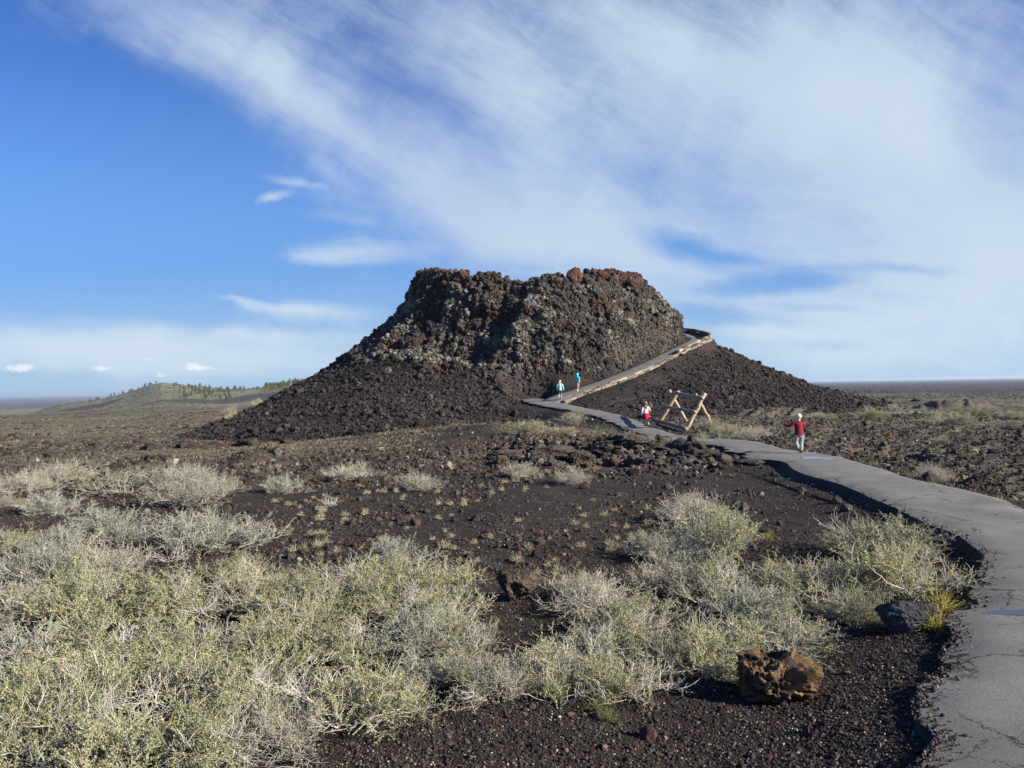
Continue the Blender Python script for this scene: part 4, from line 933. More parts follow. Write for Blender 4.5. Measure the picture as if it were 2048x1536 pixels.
for a in [
    # left thicket, from the bottom edge of the photo up
    (70, 1520, 330, 'G', 'greenest shrub filling the bottom left corner', GL), (250, 1545, 330, 'G', 'green shrub at the bottom edge second from the left corner', GL), (440, 1535, 310, 'G', 'grey green twiggy shrub at the bottom edge left of the bare gravel', GL),
    (560, 1500, 220, 'D', 'pale dry shrub ending the thicket at the bottom beside bare gravel', GL), (25, 1430, 270, 'G', 'bright green shrub on the left edge just above the corner shrub', GL), (180, 1420, 290, 'G', 'yellow green leafy shrub behind the bottom left corner shrub', GL),
    (345, 1430, 280, 'G', 'dense yellow green shrub low in the left thicket with bare twigs in front', GL), (505, 1410, 250, 'G', 'leafy shrub at the right flank of the low left thicket', GL), (60, 1340, 240, 'S', 'twig grey shrub on the left edge halfway up the thicket', GL),
    (220, 1330, 260, 'G', 'olive shrub in the heart of the left thicket', GL), (385, 1325, 250, 'G', 'golden green shrub in the heart of the left thicket nearer the gravel gap', GL), (535, 1310, 220, 'Y', 'yellowish shrub bordering the dark gap right of the left thicket', GL),
    (40, 1255, 220, 'D', 'straw grey shrub on the left edge below the upper row', GL), (185, 1245, 230, 'G', 'dull green shrub below the blue green shrub of the left', GL), (335, 1235, 230, 'G', 'leafy shrub below the dark hollow of the left thicket', GL),
    (480, 1225, 230, 'Y', 'yellow leaved shrub at the upper right corner of the left thicket', GL), (60, 1170, 190, 'S', 'grey green shrub on the left edge in the upper thicket', GL), (200, 1165, 190, 'D', 'pale dry shrub left of the dark hollow with fallen sticks', GL),
    (20, 1105, 120, 'G', 'fresh green shrub touching the left edge in the upper row', GL), (115, 1110, 160, 'S', 'silvery shrub beside the fresh green one on the left', GL), (225, 1085, 200, 'S', 'wide silver green shrub in the upper row of the left thicket', GL),
    (420, 1095, 210, 'S', 'blue green dense shrub at the upper right of the left thicket', GL), (520, 1075, 100, 'B', 'bundle of bleached bare branches at the tip of the blue green shrub', GL), (345, 1120, 90, 'B', 'pile of fallen bare sticks in the dark hollow of the thicket', GL),
    (475, 1165, 150, 'G', 'small leafy shrub right of the fallen stick pile', GL), (560, 1190, 120, 'D', 'dry shrub at the right tip of the upper left thicket', GL),
    # scattered on the cinder field, left and middle
    (30, 985, 110, 'D', 'low straw shrub on the left edge of the cinder field', GF), (130, 968, 130, 'D', 'straw yellow shrub second from the left on the cinder field', GF), (245, 985, 140, 'G', 'round topped shrub with green base below the rubble bank', GF),
    (365, 975, 130, 'D', 'pinkish grey dry shrub right of the round topped one', GF), (445, 985, 80, 'D', 'little dry shrub trailing right of the pinkish one', GF), (375, 1012, 180, 'D', 'broad straw shrub in front of the pinkish grey one', GF),
    (565, 985, 85, 'S', 'silver grey shrub standing alone on the cinder field', GF), (700, 960, 95, 'D', 'dome of pale dry twigs on the cinder field below the cone', GF, 1.0), (838, 978, 85, 'D', 'dry twiggy shrub with grass tufts along its foot', GF),
    (665, 1012, 60, 'B', 'small bleached bare branch cluster on the cinder', GF), (100, 1028, 120, 'S', 'grey green shrub alone left of the main thicket top', GF), (8, 1015, 60, 'D', 'dry shrub cut by the left edge above the thicket', GF),
    (1040, 955, 80, 'D', 'dry shrub in front of the dark lava hollow', GF), (1140, 968, 78, 'D', 'dry shrub right of the lava hollow on the cinders', GF), (790, 1128, 120, 'S', 'silver grey shrub standing at the back of the middle thicket', GM),
    # middle thicket
    (640, 1225, 220, 'G', 'yellow green shrub at the left end of the middle thicket', GM), (790, 1235, 230, 'G', 'leafy shrub in the back row of the middle thicket', GM), (895, 1255, 170, 'G', 'light green shrub left of the dark brown boulder', GM),
    (690, 1320, 220, 'G', 'shaded leafy shrub under the left end of the middle thicket', GM), (840, 1310, 230, 'S', 'greyish twiggy shrub in the centre of the middle thicket', GM), (965, 1375, 170, 'G', 'green shrub in front of the dark brown boulder', GM),
    (690, 1440, 260, 'G', 'leafy shrub spilling onto the black gravel at the bottom centre', GM), (610, 1400, 130, 'B', 'tangle of bare grey branches between the left and middle thickets', GM), (790, 1420, 190, 'G', 'green spreading shrub at the right of the spilling bottom shrub', GM),
    (985, 1390, 170, 'D', 'bare stemmed shrub at the front of the middle thicket', GM), (1130, 1370, 220, 'G', 'green shrub at the front of the middle thicket right of centre', GM), (1110, 1405, 190, 'B', 'spray of bare pale stems at the front of the middle thicket', GM),
    (1150, 1195, 130, 'G', 'bright green shrub just right of the dark brown boulder', GM), (1210, 1225, 190, 'D', 'tangle of dry stems right of the bright green shrub', GM), (1270, 1290, 230, 'G', 'yellow green shrub between middle and right thickets', GM),
    (1265, 1385, 190, 'G', 'leafy shrub at the front above the grass clumps', GM),
    (925, 1305, 180, 'G', 'pale green shrub between the dark brown boulder and the front of the middle thicket', GM), (1095, 1370, 150, 'S', 'grey green shrub a little below the dark brown boulder', GM), (885, 1370, 150, 'S', 'greyish shrub over the dark gap of the middle thicket', GM), (600, 1260, 190, 'G', 'green shrub joining the left and middle thickets', GM), (730, 1185, 200, 'G', 'leafy shrub in the far row of the middle thicket', GM), (870, 1195, 190, 'Y', 'yellow green shrub at the far edge of the middle thicket', GM), (560, 1240, 180, 'G', 'leafy shrub at the back joint of left and middle thickets', GM), (1330, 1330, 190, 'G', 'green shrub at the front right of the middle thicket', GM), (1200, 1320, 190, 'S', 'grey green shrub in the right of the middle thicket', GM),
    # right thicket
    (1365, 1045, 150, 'D', 'dry topped shrub farthest back in the right thicket', GR), (1330, 1120, 160, 'S', 'grey shrub at the left shoulder of the right thicket', GR), (1420, 1115, 200, 'G', 'leafy shrub at the right shoulder of the right thicket', GR, 1.2),
    (1340, 1190, 180, 'D', 'twiggy shrub below the left shoulder of the right thicket', GR), (1440, 1200, 180, 'G', 'dark green shrub in the middle of the right thicket', GR), (1590, 1180, 190, 'G', 'low green shrub between the two right mounds', GR),
    (1760, 1120, 210, 'G', 'shrub with pale bare top beside the crumbling path edge', GR, 1.1), (1800, 1060, 80, 'B', 'bleached twigs sticking out on top by the path edge', GR), (1680, 1190, 190, 'G', 'dark leafed shrub left of the large path side shrub', GR),
    (1800, 1190, 230, 'Y', 'large yellow green shrub in the path bend', GR), (1700, 1245, 170, 'G', 'green shrub just behind the grey boulder', GR), (1430, 1330, 220, 'G', 'light green shrub behind the orange boulder to its left', GR),
    (1560, 1300, 230, 'G', 'dense green shrub directly behind the orange boulder', GR), (1500, 1235, 190, 'S', 'grey green shrub above the dense one behind the orange boulder', GR), (1660, 1265, 90, 'B', 'bare dead sticks between orange and grey boulders', GR),
    # by the path and out on the lava
    (1875, 962, 85, 'D', 'dry straw shrub at the right edge of the path', GF), (1140, 848, 62, 'D', 'pale shrub below the hairpin of the path', GF, 1.1), (1060, 868, 85, 'Y', 'low yellow green shrub on the ledge above the hollow', GF, .7),
    (1125, 870, 75, 'Y', 'yellow green shrub right part of the ledge growth', GF, .6), (1460, 878, 90, 'Y', 'yellow green shrub right of the log barrier', GF, .9), (1508, 880, 70, 'D', 'straw shrub at the path side right of the log barrier', GF, .8),
    (1420, 862, 40, 'G', 'small green shrub behind the right leg of the log barrier', GF, 1.4), (1405, 880, 26, 'Y', 'tiny bright shrub at the path edge under the log barrier', GF, 1.2), (1740, 838, 55, 'G', 'green shrub on the lava beyond the boy', GF, 1.0),
    (1785, 822, 40, 'S', 'grey shrub behind the green one on the right lava', GF, 1.0), (1905, 850, 90, 'G', 'broad green shrub on the lava far right', GF, .7), (1955, 832, 60, 'G', 'green shrub behind the broad one on the far right', GF, .9),
    (2030, 838, 60, 'Y', 'yellow green shrub at the right edge on the lava', GF, .8), (2005, 855, 75, 'S', 'greyish shrub in front of the right edge one', GF, .6), (1645, 838, 50, 'G', 'low green shrub right behind the boy', GF, .8), (2040, 995, 40, 'D', 'dry shrub at the right edge above the path', GF, .7)]:
    shrub(*a)
for (x_, y_, u_, v_, w_, k_, l_) in [(0, 70, 511, 799, 26, 'Y', 'yellow green bush on the left slope of the cone'), (0, 66, 466, 842, 34, 'D', 'straw bush low on the left slope of the cone'), (0, 64, 461, 852, 20, 'Y', 'yellow tuft bush at the left toe of the cone')]:
    d = raydir(u_, v_); q = dep(u_, v_, y_); i = int(np.argmin((Xr - q.x) ** 2 + (Yr - q.y) ** 2 + (Zr_ - q.z) ** 2))
    o = empty('desert_shrub', (Xr[i], Yr[i], Zr_[i] - .03)); s = w_ / FPX * Yr[i] / 1.24; o.scale = (s, s, s * 1.5)
    tm, lm = SHRUBS[k_][0]; link('branches', tm, o); link('leaves', lm, o); tag(o, l_, 'shrub', 'bushes on the cone')

# ------------------------------------------------------------------ grass tufts
def tuft_mesh(seed, n, h, col, spread=.35, w=.0022):
    r = np.random.default_rng(seed); A = Acc()
    for i in range(n):
        az = r.uniform(0, 6.28); el = r.uniform(.35, 1.5); L = h * r.uniform(.55, 1.1)
        Pp = grow(r, np.array([r.normal(0, h * .10), r.normal(0, h * .10), 0]), np.array([math.cos(az) * math.cos(el), math.sin(az) * math.cos(el), math.sin(el)]), L, 4, .12, -.10)
        A.add(*tube(Pp, w, w * .35, 3), np.array(col) * r.lognormal(0, .2))
    return A.mesh('grass_tuft', GRASS_MAT)
DRYT = [tuft_mesh(s, 60, .10, (.46, .41, .26), w=.0038) for s in (1, 2, 3)]; GRNT = [tuft_mesh(s, 110, .16, (.25, .27, .10)) for s in (4, 5)]; YELT = [tuft_mesh(6, 120, .17, (.42, .37, .10))]
def tuft(u, v, wpx, kind, label, group):
    p = on_ground(u, v); s = wpx / FPX * p.y / .2
    o = link('grass_tuft', rs.choice(kind), loc=(p.x, p.y, p.z - .005)); o.scale = (s, s, s * rs.uniform(.9, 1.3)); o.rotation_euler.z = rs.uniform(0, 6.28)
    return tag(o, label, 'grass', group)
clusters = [(640, 1100, 70, 40, 16), (880, 1085, 60, 35, 10), (950, 1000, 80, 25, 9), (780, 985, 70, 10, 10), (1220, 1085, 70, 30, 14), (1180, 1040, 40, 30, 7), (1040, 968, 60, 12, 9), (640, 1035, 60, 30, 8), (520, 935, 40, 14, 12), (590, 1010, 40, 12, 7), (1110, 1130, 70, 25, 6), (1290, 1030, 30, 20, 5), (160, 1015, 70, 8, 8), (1000, 1100, 120, 60, 6), (700, 1080, 140, 60, 9)]
for (cu_, cv_, su, sv, n_) in clusters:
    for _ in range(n_):
        v_ = max(925, rs.gauss(cv_, sv * .6)); tuft(rs.gauss(cu_, su * .6), v_, rs.uniform(15, 27) * (v_ - 700) / 330, DRYT, 'small pale dry grass tuft growing on the dark cinder field', 'dry grass tufts on the cinder field')
for (u, v, w_, k_, lb) in [(1112, 1402, 52, GRNT, 'green grass clump at the front of the middle thicket, leftmost of four'), (1226, 1400, 52, GRNT, 'green grass clump close under the front shrubs, uppermost right'), (1192, 1425, 46, GRNT, 'green grass clump on gravel just left of the lowest one'), (1220, 1446, 40, GRNT, 'lowest green grass clump on the black gravel'),
                           (1868, 1262, 62, YELT, 'bright yellow grass clump leaning on the grey boulder'), (1885, 1222, 60, YELT, 'yellow green grass clump behind the grey boulder by the path'), (1745, 1262, 44, GRNT, 'green grass clump left of the grey boulder'), (1538, 1082, 26, YELT, 'yellowish grass tuft on the cinders right of the right thicket back'), (1035, 1160, 20, YELT, 'little grass tuft behind the dark brown boulder')]:
    tuft(u, v, w_, k_, lb, 'green and yellow grass clumps')

# ------------------------------------------------------------------ log barrier
wm, n, b = material('peeled_log', .8, .2)
oc = n.n('ShaderNodeTexCoord').outputs['Object']; at = n.n('ShaderNodeAttribute', attribute_name='tone')
st = n.noise(oc, 9, 5, .7); kn = n.noise(oc, 3.5, 3, .6)
c = n.mix(1.0, at.outputs['Color'], n.n('ShaderNodeMapRange', i_0=st, i_1=.25, i_2=.75, i_3=.6, i_4=1.3).outputs[0], 'MULTIPLY')
c = n.mix(n.ss(kn, .56, .66, 0, .7), c, (.16, .105, .06, 1)); n.put(b.inputs['Base Color'], c)
n.put(b.inputs['Normal'], n.n('ShaderNodeBump', i_Strength=.5, i_Distance=.01, i_Height=st).outputs[0])
def log_mesh(name, a, b_, r0, r1, col, seed, o):
    r = np.random.default_rng(seed); a = np.array(a) - np.array(o); b_ = np.array(b_) - np.array(o); t = np.linspace(0, 1, 9)[:, None]
    Pp = a + (b_ - a) * t + r.normal(0, .010, (9, 3)); k = 12; V, F = tube(Pp, r0, r1, k); V = V * 1.0
    V = np.r_[V, Pp[:1], Pp[-1:]]; nV = len(V); q = []
    for j in range(k): q.append([nV - 2, (j + 1) % k, j, j]); q.append([nV - 1, 8 * k + j, 8 * k + (j + 1) % k, 8 * k + (j + 1) % k])
    T = [[f[0], f[1], f[2]] for f in F] + [[f[0], f[2], f[3]] for f in F] + [[x[0], x[1], x[2]] for x in q]
    C = np.tile(np.array(col), (nV, 1)); C[nV - 2:] = (.50, .36, .20)
    me = mesh_np(name, V, T, wm, C, True); return me
YA, YB = 39.0, 33.0
org = dep(1350, 857, 36); org.z = ground(org.x, org.y)
bar = empty('log_barrier', org)
tag(bar, 'A-frame barrier of peeled logs with three rails beside the path', 'barrier')
pale, tan, gry = (.44, .365, .26), (.36, .265, .165), (.30, .26, .21)
def down(u0, v0, u1, v1, y):                            # a leg, run on into the ground
    a = dep(u0, v0, y); c_ = dep(u1, v1, y); g = ground(c_.x, c_.y)
    if c_.z > g - .03: c_ = a + (c_ - a) * ((a.z - g + .04) / max(.1, a.z - c_.z))
    return a, c_
for (a, c_), r_, cl_, s_ in [(down(1358, 782, 1322, 841, YA), .095, tan, 1), (down(1338.5, 779.5, 1374, 846, YA + .2), .085, pale, 2), (down(1410, 786.5, 1373, 859, YB), .085, pale, 3), (down(1391, 789, 1428, 859, YB + .2), .088, tan, 4)]:
    link('leg', log_mesh('leg', a, c_, r_ * .9, r_, cl_, s_, org), bar)
for a, c_, r_, cl_, s_ in [(dep(1344.5, 785.5, YA + .6), dep(1405, 795.5, YB - .5), .085, gry, 5), (dep(1325, 812.5, YA + .5), dep(1391, 824.5, YB - .4), .08, gry, 6), (dep(1306, 839.5, YA + 1.5), dep(1372, 856.5, YB - .5), .085, (.22, .20, .18), 7)]:
    link('rail', log_mesh('rail', a, c_, r_, r_, cl_, s_, org), bar)
# one more rail lies on the ground behind the frame
# ------------------------------------------------------------------ people
def flat_mat(name, col, rough=.85):
    m, n, b = material(name, rough, .2); oc = n.n('ShaderNodeTexCoord').outputs['Object']
    n.put(b.inputs['Base Color'], n.mix(1.0, (*col, 1), n.n('ShaderNodeMapRange', i_0=n.noise(oc, 22, 3, .6), i_1=.25, i_2=.75, i_3=.82, i_4=1.15).outputs[0], 'MULTIPLY'))
    n.put(b.inputs['Normal'], n.n('ShaderNodeBump', i_Strength=.6, i_Distance=.012, i_Height=n.noise(oc, 16, 2, .5)).outputs[0]); return m
SKIN = flat_mat('skin', (.56, .36, .26), .6); SKIN.node_tree.nodes
def skin_obj(name, verts, edges, radii, mat, parent, root=0, sub=2, smooth_skin=True):
    me = bpy.data.meshes.new(name); me.from_pydata([tuple(v) for v in verts], edges, []); me.materials.append(mat)
    o = link(name, me, parent); md = o.modifiers.new('skin', 'SKIN'); md.use_smooth_shade = True; md.branch_smoothing = .6
    for i, r_ in enumerate(radii):
        s = me.skin_vertices[0].data[i]; s.radius = (r_, r_) if np.isscalar(r_) else r_; s.use_root = (i == root)
    sb = o.modifiers.new('sub', 'SUBSURF'); sb.levels = sub; sb.render_levels = sub
    return o
def ellipsoid(name, c, r_, mat, parent, cut=None, seed=0, bump=.0, n=(16, 24)):
    th = np.linspace(0, math.pi, n[0]); ph = np.linspace(0, 2 * math.pi, n[1], endpoint=False); T, Pq = np.meshgrid(th, ph, indexing='ij')
    V = np.stack([np.sin(T) * np.cos(Pq), np.sin(T) * np.sin(Pq), np.cos(T)], -1).reshape(-1, 3)
    if bump: V = V * (1 + bump * fbm(V[:, 0] * 3 + seed, V[:, 1] * 3, V[:, 2] * 3, 2))[:, None]
    F = grid_faces(n[0], n[1], True); V = V * np.array(r_) + np.array(c)
    if cut is not None: F = F[[cut(V[f].mean(0)) for f in F]]
    return link(name, mesh_np(name, V, F, mat), parent)
def person(foot, H, yaw, label, J, cloth):
    """J: joints as fractions of the height, x to the right, y forward (the way the person walks), z up"""
    root = empty('person', foot, yaw); tag(root, label, 'person', 'children on the path')
    S = lambda p: np.array(p, float) * H
    E, Vv, Rd = [], [], []
    def add(p, r_, par=None):
        Vv.append(S(p)); Rd.append((r_[0] * H, r_[1] * H) if not np.isscalar(r_) else r_ * H); i = len(Vv) - 1
        if par is not None: E.append((par, i))
        return i
    pel = add(J['pelvis'], .060); wa_ = add(J['waist'], .056, pel); ch = add(J['chest'], .060, wa_); nk = add(J['neck'], .034, ch)
    hx, hy, hz = J['head']; h0 = add((hx, hy + .005, hz - .055), (.046, .050), nk); h1 = add((hx, hy, hz), (.062, .070), h0); h2 = add((hx, hy - .005, hz + .05), (.050, .056), h1)
    add((hx, hy + .082, hz - .012), .010, h1)            # nose
    for s in (-1, 1): add((hx + s * .066, hy - .005, hz - .008), .012, h1)
    for s in 'LR':
        sg = -1 if s == 'L' else 1
        sh = add(J['sho' + s], .038, ch); el = add(J['elb' + s], .028, sh); wr = add(J['wri' + s], .020, el)
        d = np.array(J['wri' + s]) - np.array(J['elb' + s]); d /= np.linalg.norm(d); sd_ = np.cross(d, [0, 1, 0.2]); sd_ /= np.linalg.norm(sd_) + 1e-6
        pm = add(np.array(J['wri' + s]) + d * .030, .019, wr)
        for f_, (o_, l_) in enumerate([(-.018, .036), (-.006, .042), (.006, .040), (.018, .031)]):
            b0 = np.array(J['wri' + s]) + d * .05 + sd_ * o_; k1 = add(b0, .0075, pm); k2 = add(b0 + d * l_ * .5 + np.array([0, .006, 0]), .0065, k1); add(b0 + d * l_ + np.array([0, .016, 0]), .0055, k2)
        t0 = add(np.array(J['wri' + s]) + d * .022 + sd_ * .024 * -sg, .0075, pm); add(np.array(J['wri' + s]) + d * .05 + sd_ * .036 * -sg, .006, t0)
        hp = add(J['hip' + s], .055, pel); kn_ = add(J['kne' + s], .038, hp); an = add(J['ank' + s], .023, kn_); add(J['toe' + s], .020, an)
    skin_obj('body', Vv, E, Rd, SKIN, root)
    def chain(name, specs, mat, rt=0):
        vs, es, rs_ = [], [], []
        for p, r_, par in specs:
            vs.append(S(p)); rs_.append((r_[0] * H, r_[1] * H) if not np.isscalar(r_) else r_ * H)
            if par is not None: es.append((par, len(vs) - 1))
        return skin_obj(name, vs, es, rs_, mat, root, rt)
    mid = lambda a, b, t: np.array(a) + (np.array(b) - np.array(a)) * t
    hem = np.array(J['pelvis']) + np.array([0, 0, cloth.get('hem', -.02)])
    top = [(J['waist'], (.085, .070), None), (hem, (.088, .073), 0), (J['chest'], (.096, .074), 0), (mid(J['chest'], J['neck'], .72), (.050, .046), 2)]
    for s in 'LR':
        k = len(top); top += [(J['sho' + s], .048, 2), (J['elb' + s], .040, k), (mid(J['elb' + s], J['wri' + s], .97), .032, k + 1)]
    A = Acc(); w0 = np.array(cloth['top'].diffuse_color[:3])
    def loft(rings, k=24):
        a = np.arange(k) * 2 * math.pi / k; Vq = np.concatenate([np.stack([p[0] + rx * np.cos(a), p[1] + ry * np.sin(a), p[2] + 0 * a], 1) for p, rx, ry in rings]) * H
        Vq *= (1 + .03 * fbm(Vq[:, 0] / H * 11, Vq[:, 1] / H * 11, Vq[:, 2] / H * 11, 2))[:, None] ** 0
        Vq[:, :2] *= (1 + .06 * perlin(Vq[:, 0] / H * 14, Vq[:, 1] / H * 14, Vq[:, 2] / H * 22))[:, None]
        A.add(Vq, grid_faces(len(rings), k, True), w0)
    c_, n_ = np.array(J['chest']), np.array(J['neck']); hw = abs(J['shoR'][0])
    loft([(hem, .098, .078), (mid(hem, J['waist'], .5), .100, .080), (J['waist'], .096, .076), (mid(J['waist'], c_, .6), .098, .076), (c_, .102, .076), (c_ + np.array([0, 0, .045]), hw * 1.02, .070), (c_ + np.array([0, 0, .078]), hw * .86, .060), (n_ - np.array([0, 0, .004]), .048, .048), (n_ + np.array([0, 0, .008]), .040, .043)] + ([(n_ + np.array([0, -.002, .02]), .055, .056), (n_ + np.array([0, 0, .05]), .066, .066), (n_ + np.array([0, .008, .075]), .060, .060)] if 'hood' in cloth else []))
    for s in 'LR':
        Pq = np.array([mid(c_ + np.array([0, 0, .055]), J['sho' + s], .7), J['sho' + s], mid(J['sho' + s], J['elb' + s], .5), J['elb' + s], mid(J['elb' + s], J['wri' + s], .5), mid(J['elb' + s], J['wri' + s], .96)]) * H
        A.add(*tube(smooth(resample(Pq, .02), 4), .046 * H, .030 * H, 14), w0)
    link('jacket' if 'hoody' in cloth else 'sweater', A.mesh('jacket' if 'hoody' in cloth else 'sweater', cloth['top']), root)
    if 'legs' in cloth:
        L = cloth.get('legcut', .97); wd = cloth.get('legw', 1.0); A = Acc(); pv_ = np.array(J['pelvis']); up_ = np.array([0, 0, 1.])
        loft([(pv_ + up_ * .055, .090, .072), (pv_ + up_ * .01, .094, .076), (pv_ - up_ * .03, .094, .076), (pv_ - up_ * .065, .078, .066), (pv_ - up_ * .085, .04, .04)])
        for s in 'LR':
            a, k_, n_ = np.array(J['hip' + s]) + np.array([0, 0, .02]), np.array(J['kne' + s]), np.array(J['ank' + s])
            Pq = [a, mid(a, k_, .5), k_, mid(k_, n_, .5), mid(k_, n_, (L - .5) * 2)] if L > .5 else [a, mid(a, k_, L), mid(a, k_, L * 2)]
            A.add(*tube(smooth(resample(np.array(Pq) * H, .02), 4), .062 * wd * H, (.036 if L > .5 else .056) * wd * H, 16), w0)
        nm_ = 'trousers' if L > .5 else 'shorts'; link(nm_, A.mesh(nm_, cloth['legs']), root)
    if 'skirt' in cloth:
        z0, z1, r0, r1, lean = cloth['skirtdim']; nz, na = 12, 40; t = np.linspace(0, 1, nz)[:, None]; a = np.linspace(0, 2 * math.pi, na, endpoint=False)[None]
        rr = r0 + (r1 - r0) * t ** .8 + .016 * t * np.sin(a * 9 + 2 * np.sin(a * 2)); x = rr * np.cos(a) * 1.05 + lean * t + J['pelvis'][0]; y = rr * np.sin(a) * .85 + J['pelvis'][1]; z = z0 + (z1 - z0) * t + lean * .35 * t * np.cos(a) + 0 * a
        o = link('skirt', mesh_np('skirt', np.stack([x, y, z], -1).reshape(-1, 3) * H, grid_faces(nz, na, True), cloth['skirt']), root); o.modifiers.new('thick', 'SOLIDIFY').thickness = .012
    for s in 'LR':
        a = np.array(J['ank' + s]); t = np.array(J['toe' + s]); hl = a - (t - a) * .35 - np.array([0, 0, .018])
        chain('shoe', [(mid(a, t, .25) - np.array([0, 0, .008]), (.028, .026), None), (hl, (.023, .024), 0), (t, (.025, .020), 0)], cloth['shoe'])
    hc = S((hx, hy - .006, hz + .012))
    if cloth.get('hood'):
        A2 = link('hood', None, root) if False else ellipsoid('hood', S((hx, hy - .012, hz + .008)), np.array((.082, .090, .092)) * H, cloth['top'], root, lambda p: not (p[1] > hc[1] + .045 * H and abs(p[0] - hc[0]) < .06 * H and abs(p[2] - hc[2]) < .07 * H), 4, .10)
    else:
        ellipsoid('hair' if not cloth.get('cap') else 'cap', hc, np.array((.070, .078, .074)) * H, cloth['hair'], root, lambda p: p[2] > hc[2] - .035 * H if p[1] < hc[1] + .02 * H else p[2] > hc[2] + .028 * H, 3, .12)
        if 'tail' in cloth:
            tl = cloth['tail']; chain('ponytail', [((hx + tl[0] * .1, hy - .075, hz + .02), .026, None), ((hx + tl[0] * .5, hy - .105, hz - .03), .030, 0), ((hx + tl[0], hy - .095, hz + tl[1]), .016, 1)], cloth['hair'])
    for s in (-1, 1): ellipsoid('eye', S((hx + s * .024, hy + .066, hz + .006)), np.array((.009, .006, .007)) * H, EYE, root, n=(8, 10))
    return root
EYE = flat_mat('eye', (.03, .02, .015), .3)
def stand(u, v, y0=None):
    x, y = on_path(u, v); return Vector((x, y, float(zpath(y) + path_bump(np.array([x]), np.array([y]))[0])))
base = dict(pelvis=(0, 0, .475), waist=(0, .005, .57), chest=(0, .01, .70), neck=(0, .01, .80), head=(0, .02, .905), shoL=(-.105, .01, .765), shoR=(.105, .01, .765), hipL=(-.052, 0, .45), hipR=(.052, 0, .45))
JB = dict(base, elbL=(-.205, .05, .665), wriL=(-.285, .13, .735), elbR=(.140, .05, .63), wriR=(.085, .15, .58), kneL=(-.062, .045, .265), ankL=(-.050, -.055, .125), toeL=(-.048, -.03, .058), kneR=(.050, .03, .245), ankR=(.042, -.01, .052), toeR=(.045, .085, .022))
boy = person(stand(1599, 906), .98, R(6), 'small boy in a maroon sweater and light grey trousers running up the path', JB,
       dict(top=flat_mat('maroon_knit', (.20, .018, .035)), legs=flat_mat('grey_cotton', (.31, .32, .30)), legw=1.08, legcut=.92, shoe=flat_mat('black_shoe', (.018, .018, .02)), hair=flat_mat('cream_cap', (.72, .62, .42)), cap=True, hem=-.035)); boy.scale = (1.13, 1.1, 1)
JP = dict(base, elbL=(-.150, -.01, .63), wriL=(-.155, .04, .51), elbR=(.165, -.02, .645), wriR=(.125, .09, .58), kneL=(-.055, .07, .265), ankL=(-.055, .01, .075), toeL=(-.055, .085, .05), kneR=(.065, -.02, .25), ankR=(.085, -.10, .075), toeR=(.088, -.03, .02))
person(stand(1292, 854.5), 1.16, R(10), 'girl in a pale pink top and flaring red skirt walking past the log barrier', JP,
       dict(top=flat_mat('pale_pink_knit', (.74, .56, .58)), skirt=flat_mat('red_cloth', (.46, .018, .05)), skirtdim=(.545, .315, .075, .150, .05), shoe=flat_mat('dark_shoe', (.03, .028, .03)), hair=flat_mat('auburn_hair', (.40, .20, .075)), tail=(.02, -.20), hem=.03))
JA = dict(base, elbL=(-.150, -.02, .625), wriL=(-.150, .05, .53), elbR=(.160, -.02, .62), wriR=(.175, .02, .50), kneL=(-.055, .02, .255), ankL=(-.06, -.05, .06), toeL=(-.06, .02, .02), kneR=(.055, .05, .26), ankR=(.05, .03, .05), toeR=(.05, .11, .02))
ri = int(np.argmin(np.abs(1024 + FPX * rampc[:, 0] / rampc[:, 1] - 1110)))
person(Vector(rampc[ri]) + Vector((.38, -.42, .02)), 1.28, R(-12), 'girl in a pale aqua hooded jacket and dark shorts at the hairpin', JA,
       dict(hoody=1, top=flat_mat('aqua_fleece', (.36, .68, .66)), legs=flat_mat('navy_shorts', (.05, .07, .11)), legcut=.42, shoe=flat_mat('brown_shoe', (.10, .07, .05)), hair=flat_mat('blond_hair', (.55, .40, .22)), tail=(-.05, -.13), hem=-.01))
JT = dict(base, elbL=(-.150, .03, .64), wriL=(-.145, .10, .56), elbR=(.155, -.04, .63), wriR=(.165, -.02, .50), kneL=(-.045, .08, .27), ankL=(-.05, .05, .06), toeL=(-.05, .14, .025), kneR=(.06, 0, .255), ankR=(.085, -.10, .13), toeR=(.085, -.10, .06))
ri = int(np.argmin(np.abs(1024 + FPX * rampc[:, 0] / rampc[:, 1] - 1153)))
person(Vector(rampc[ri]) + Vector((.15, -.1, .02)), 1.26, R(-38), 'child in a bright turquoise hooded jacket and coral skirt starting up the ramp', JT,
       dict(hoody=1, top=flat_mat('turquoise_shell', (.06, .60, .64)), hood=True, skirt=flat_mat('coral_cloth', (.62, .14, .16)), skirtdim=(.52, .30, .085, .105, .0), legs=flat_mat('dark_leggings', (.06, .035, .05)), legcut=.9, legw=.72, shoe=flat_mat('white_shoe', (.78, .76, .74)), hair=SKIN, hem=.0))

# ------------------------------------------------------------------ puddles left on the path
pm_, n, b = material('puddle_water', .03, .5); b.inputs['Base Color'].default_value = (.02, .022, .024, 1); b.inputs['IOR'].default_value = 1.33
def puddle(u, v, rx, ry, seed, dz):
    x, y = on_path(u, v); a = np.linspace(0, 2 * math.pi, 48, endpoint=False); rr = 1 + .25 * perlin(np.cos(a) * 1.3 + seed, np.sin(a) * 1.3, .5)
    X = x + rx * rr * np.cos(a); Y = y + ry * rr * np.sin(a); z = float(zpath(y) + path_bump(np.array([x]), np.array([y]))[0]) + dz
    me = bpy.data.meshes.new('puddle'); me.from_pydata([(p, q, z) for p, q in zip(X, Y)], [], [list(range(48))]); me.materials.append(pm_); tag(link('puddle', me), kind='structure')
puddle(1632, 916, .30, .42, 2, .004); puddle(2040, 1226, .24, .07, 5, .003)

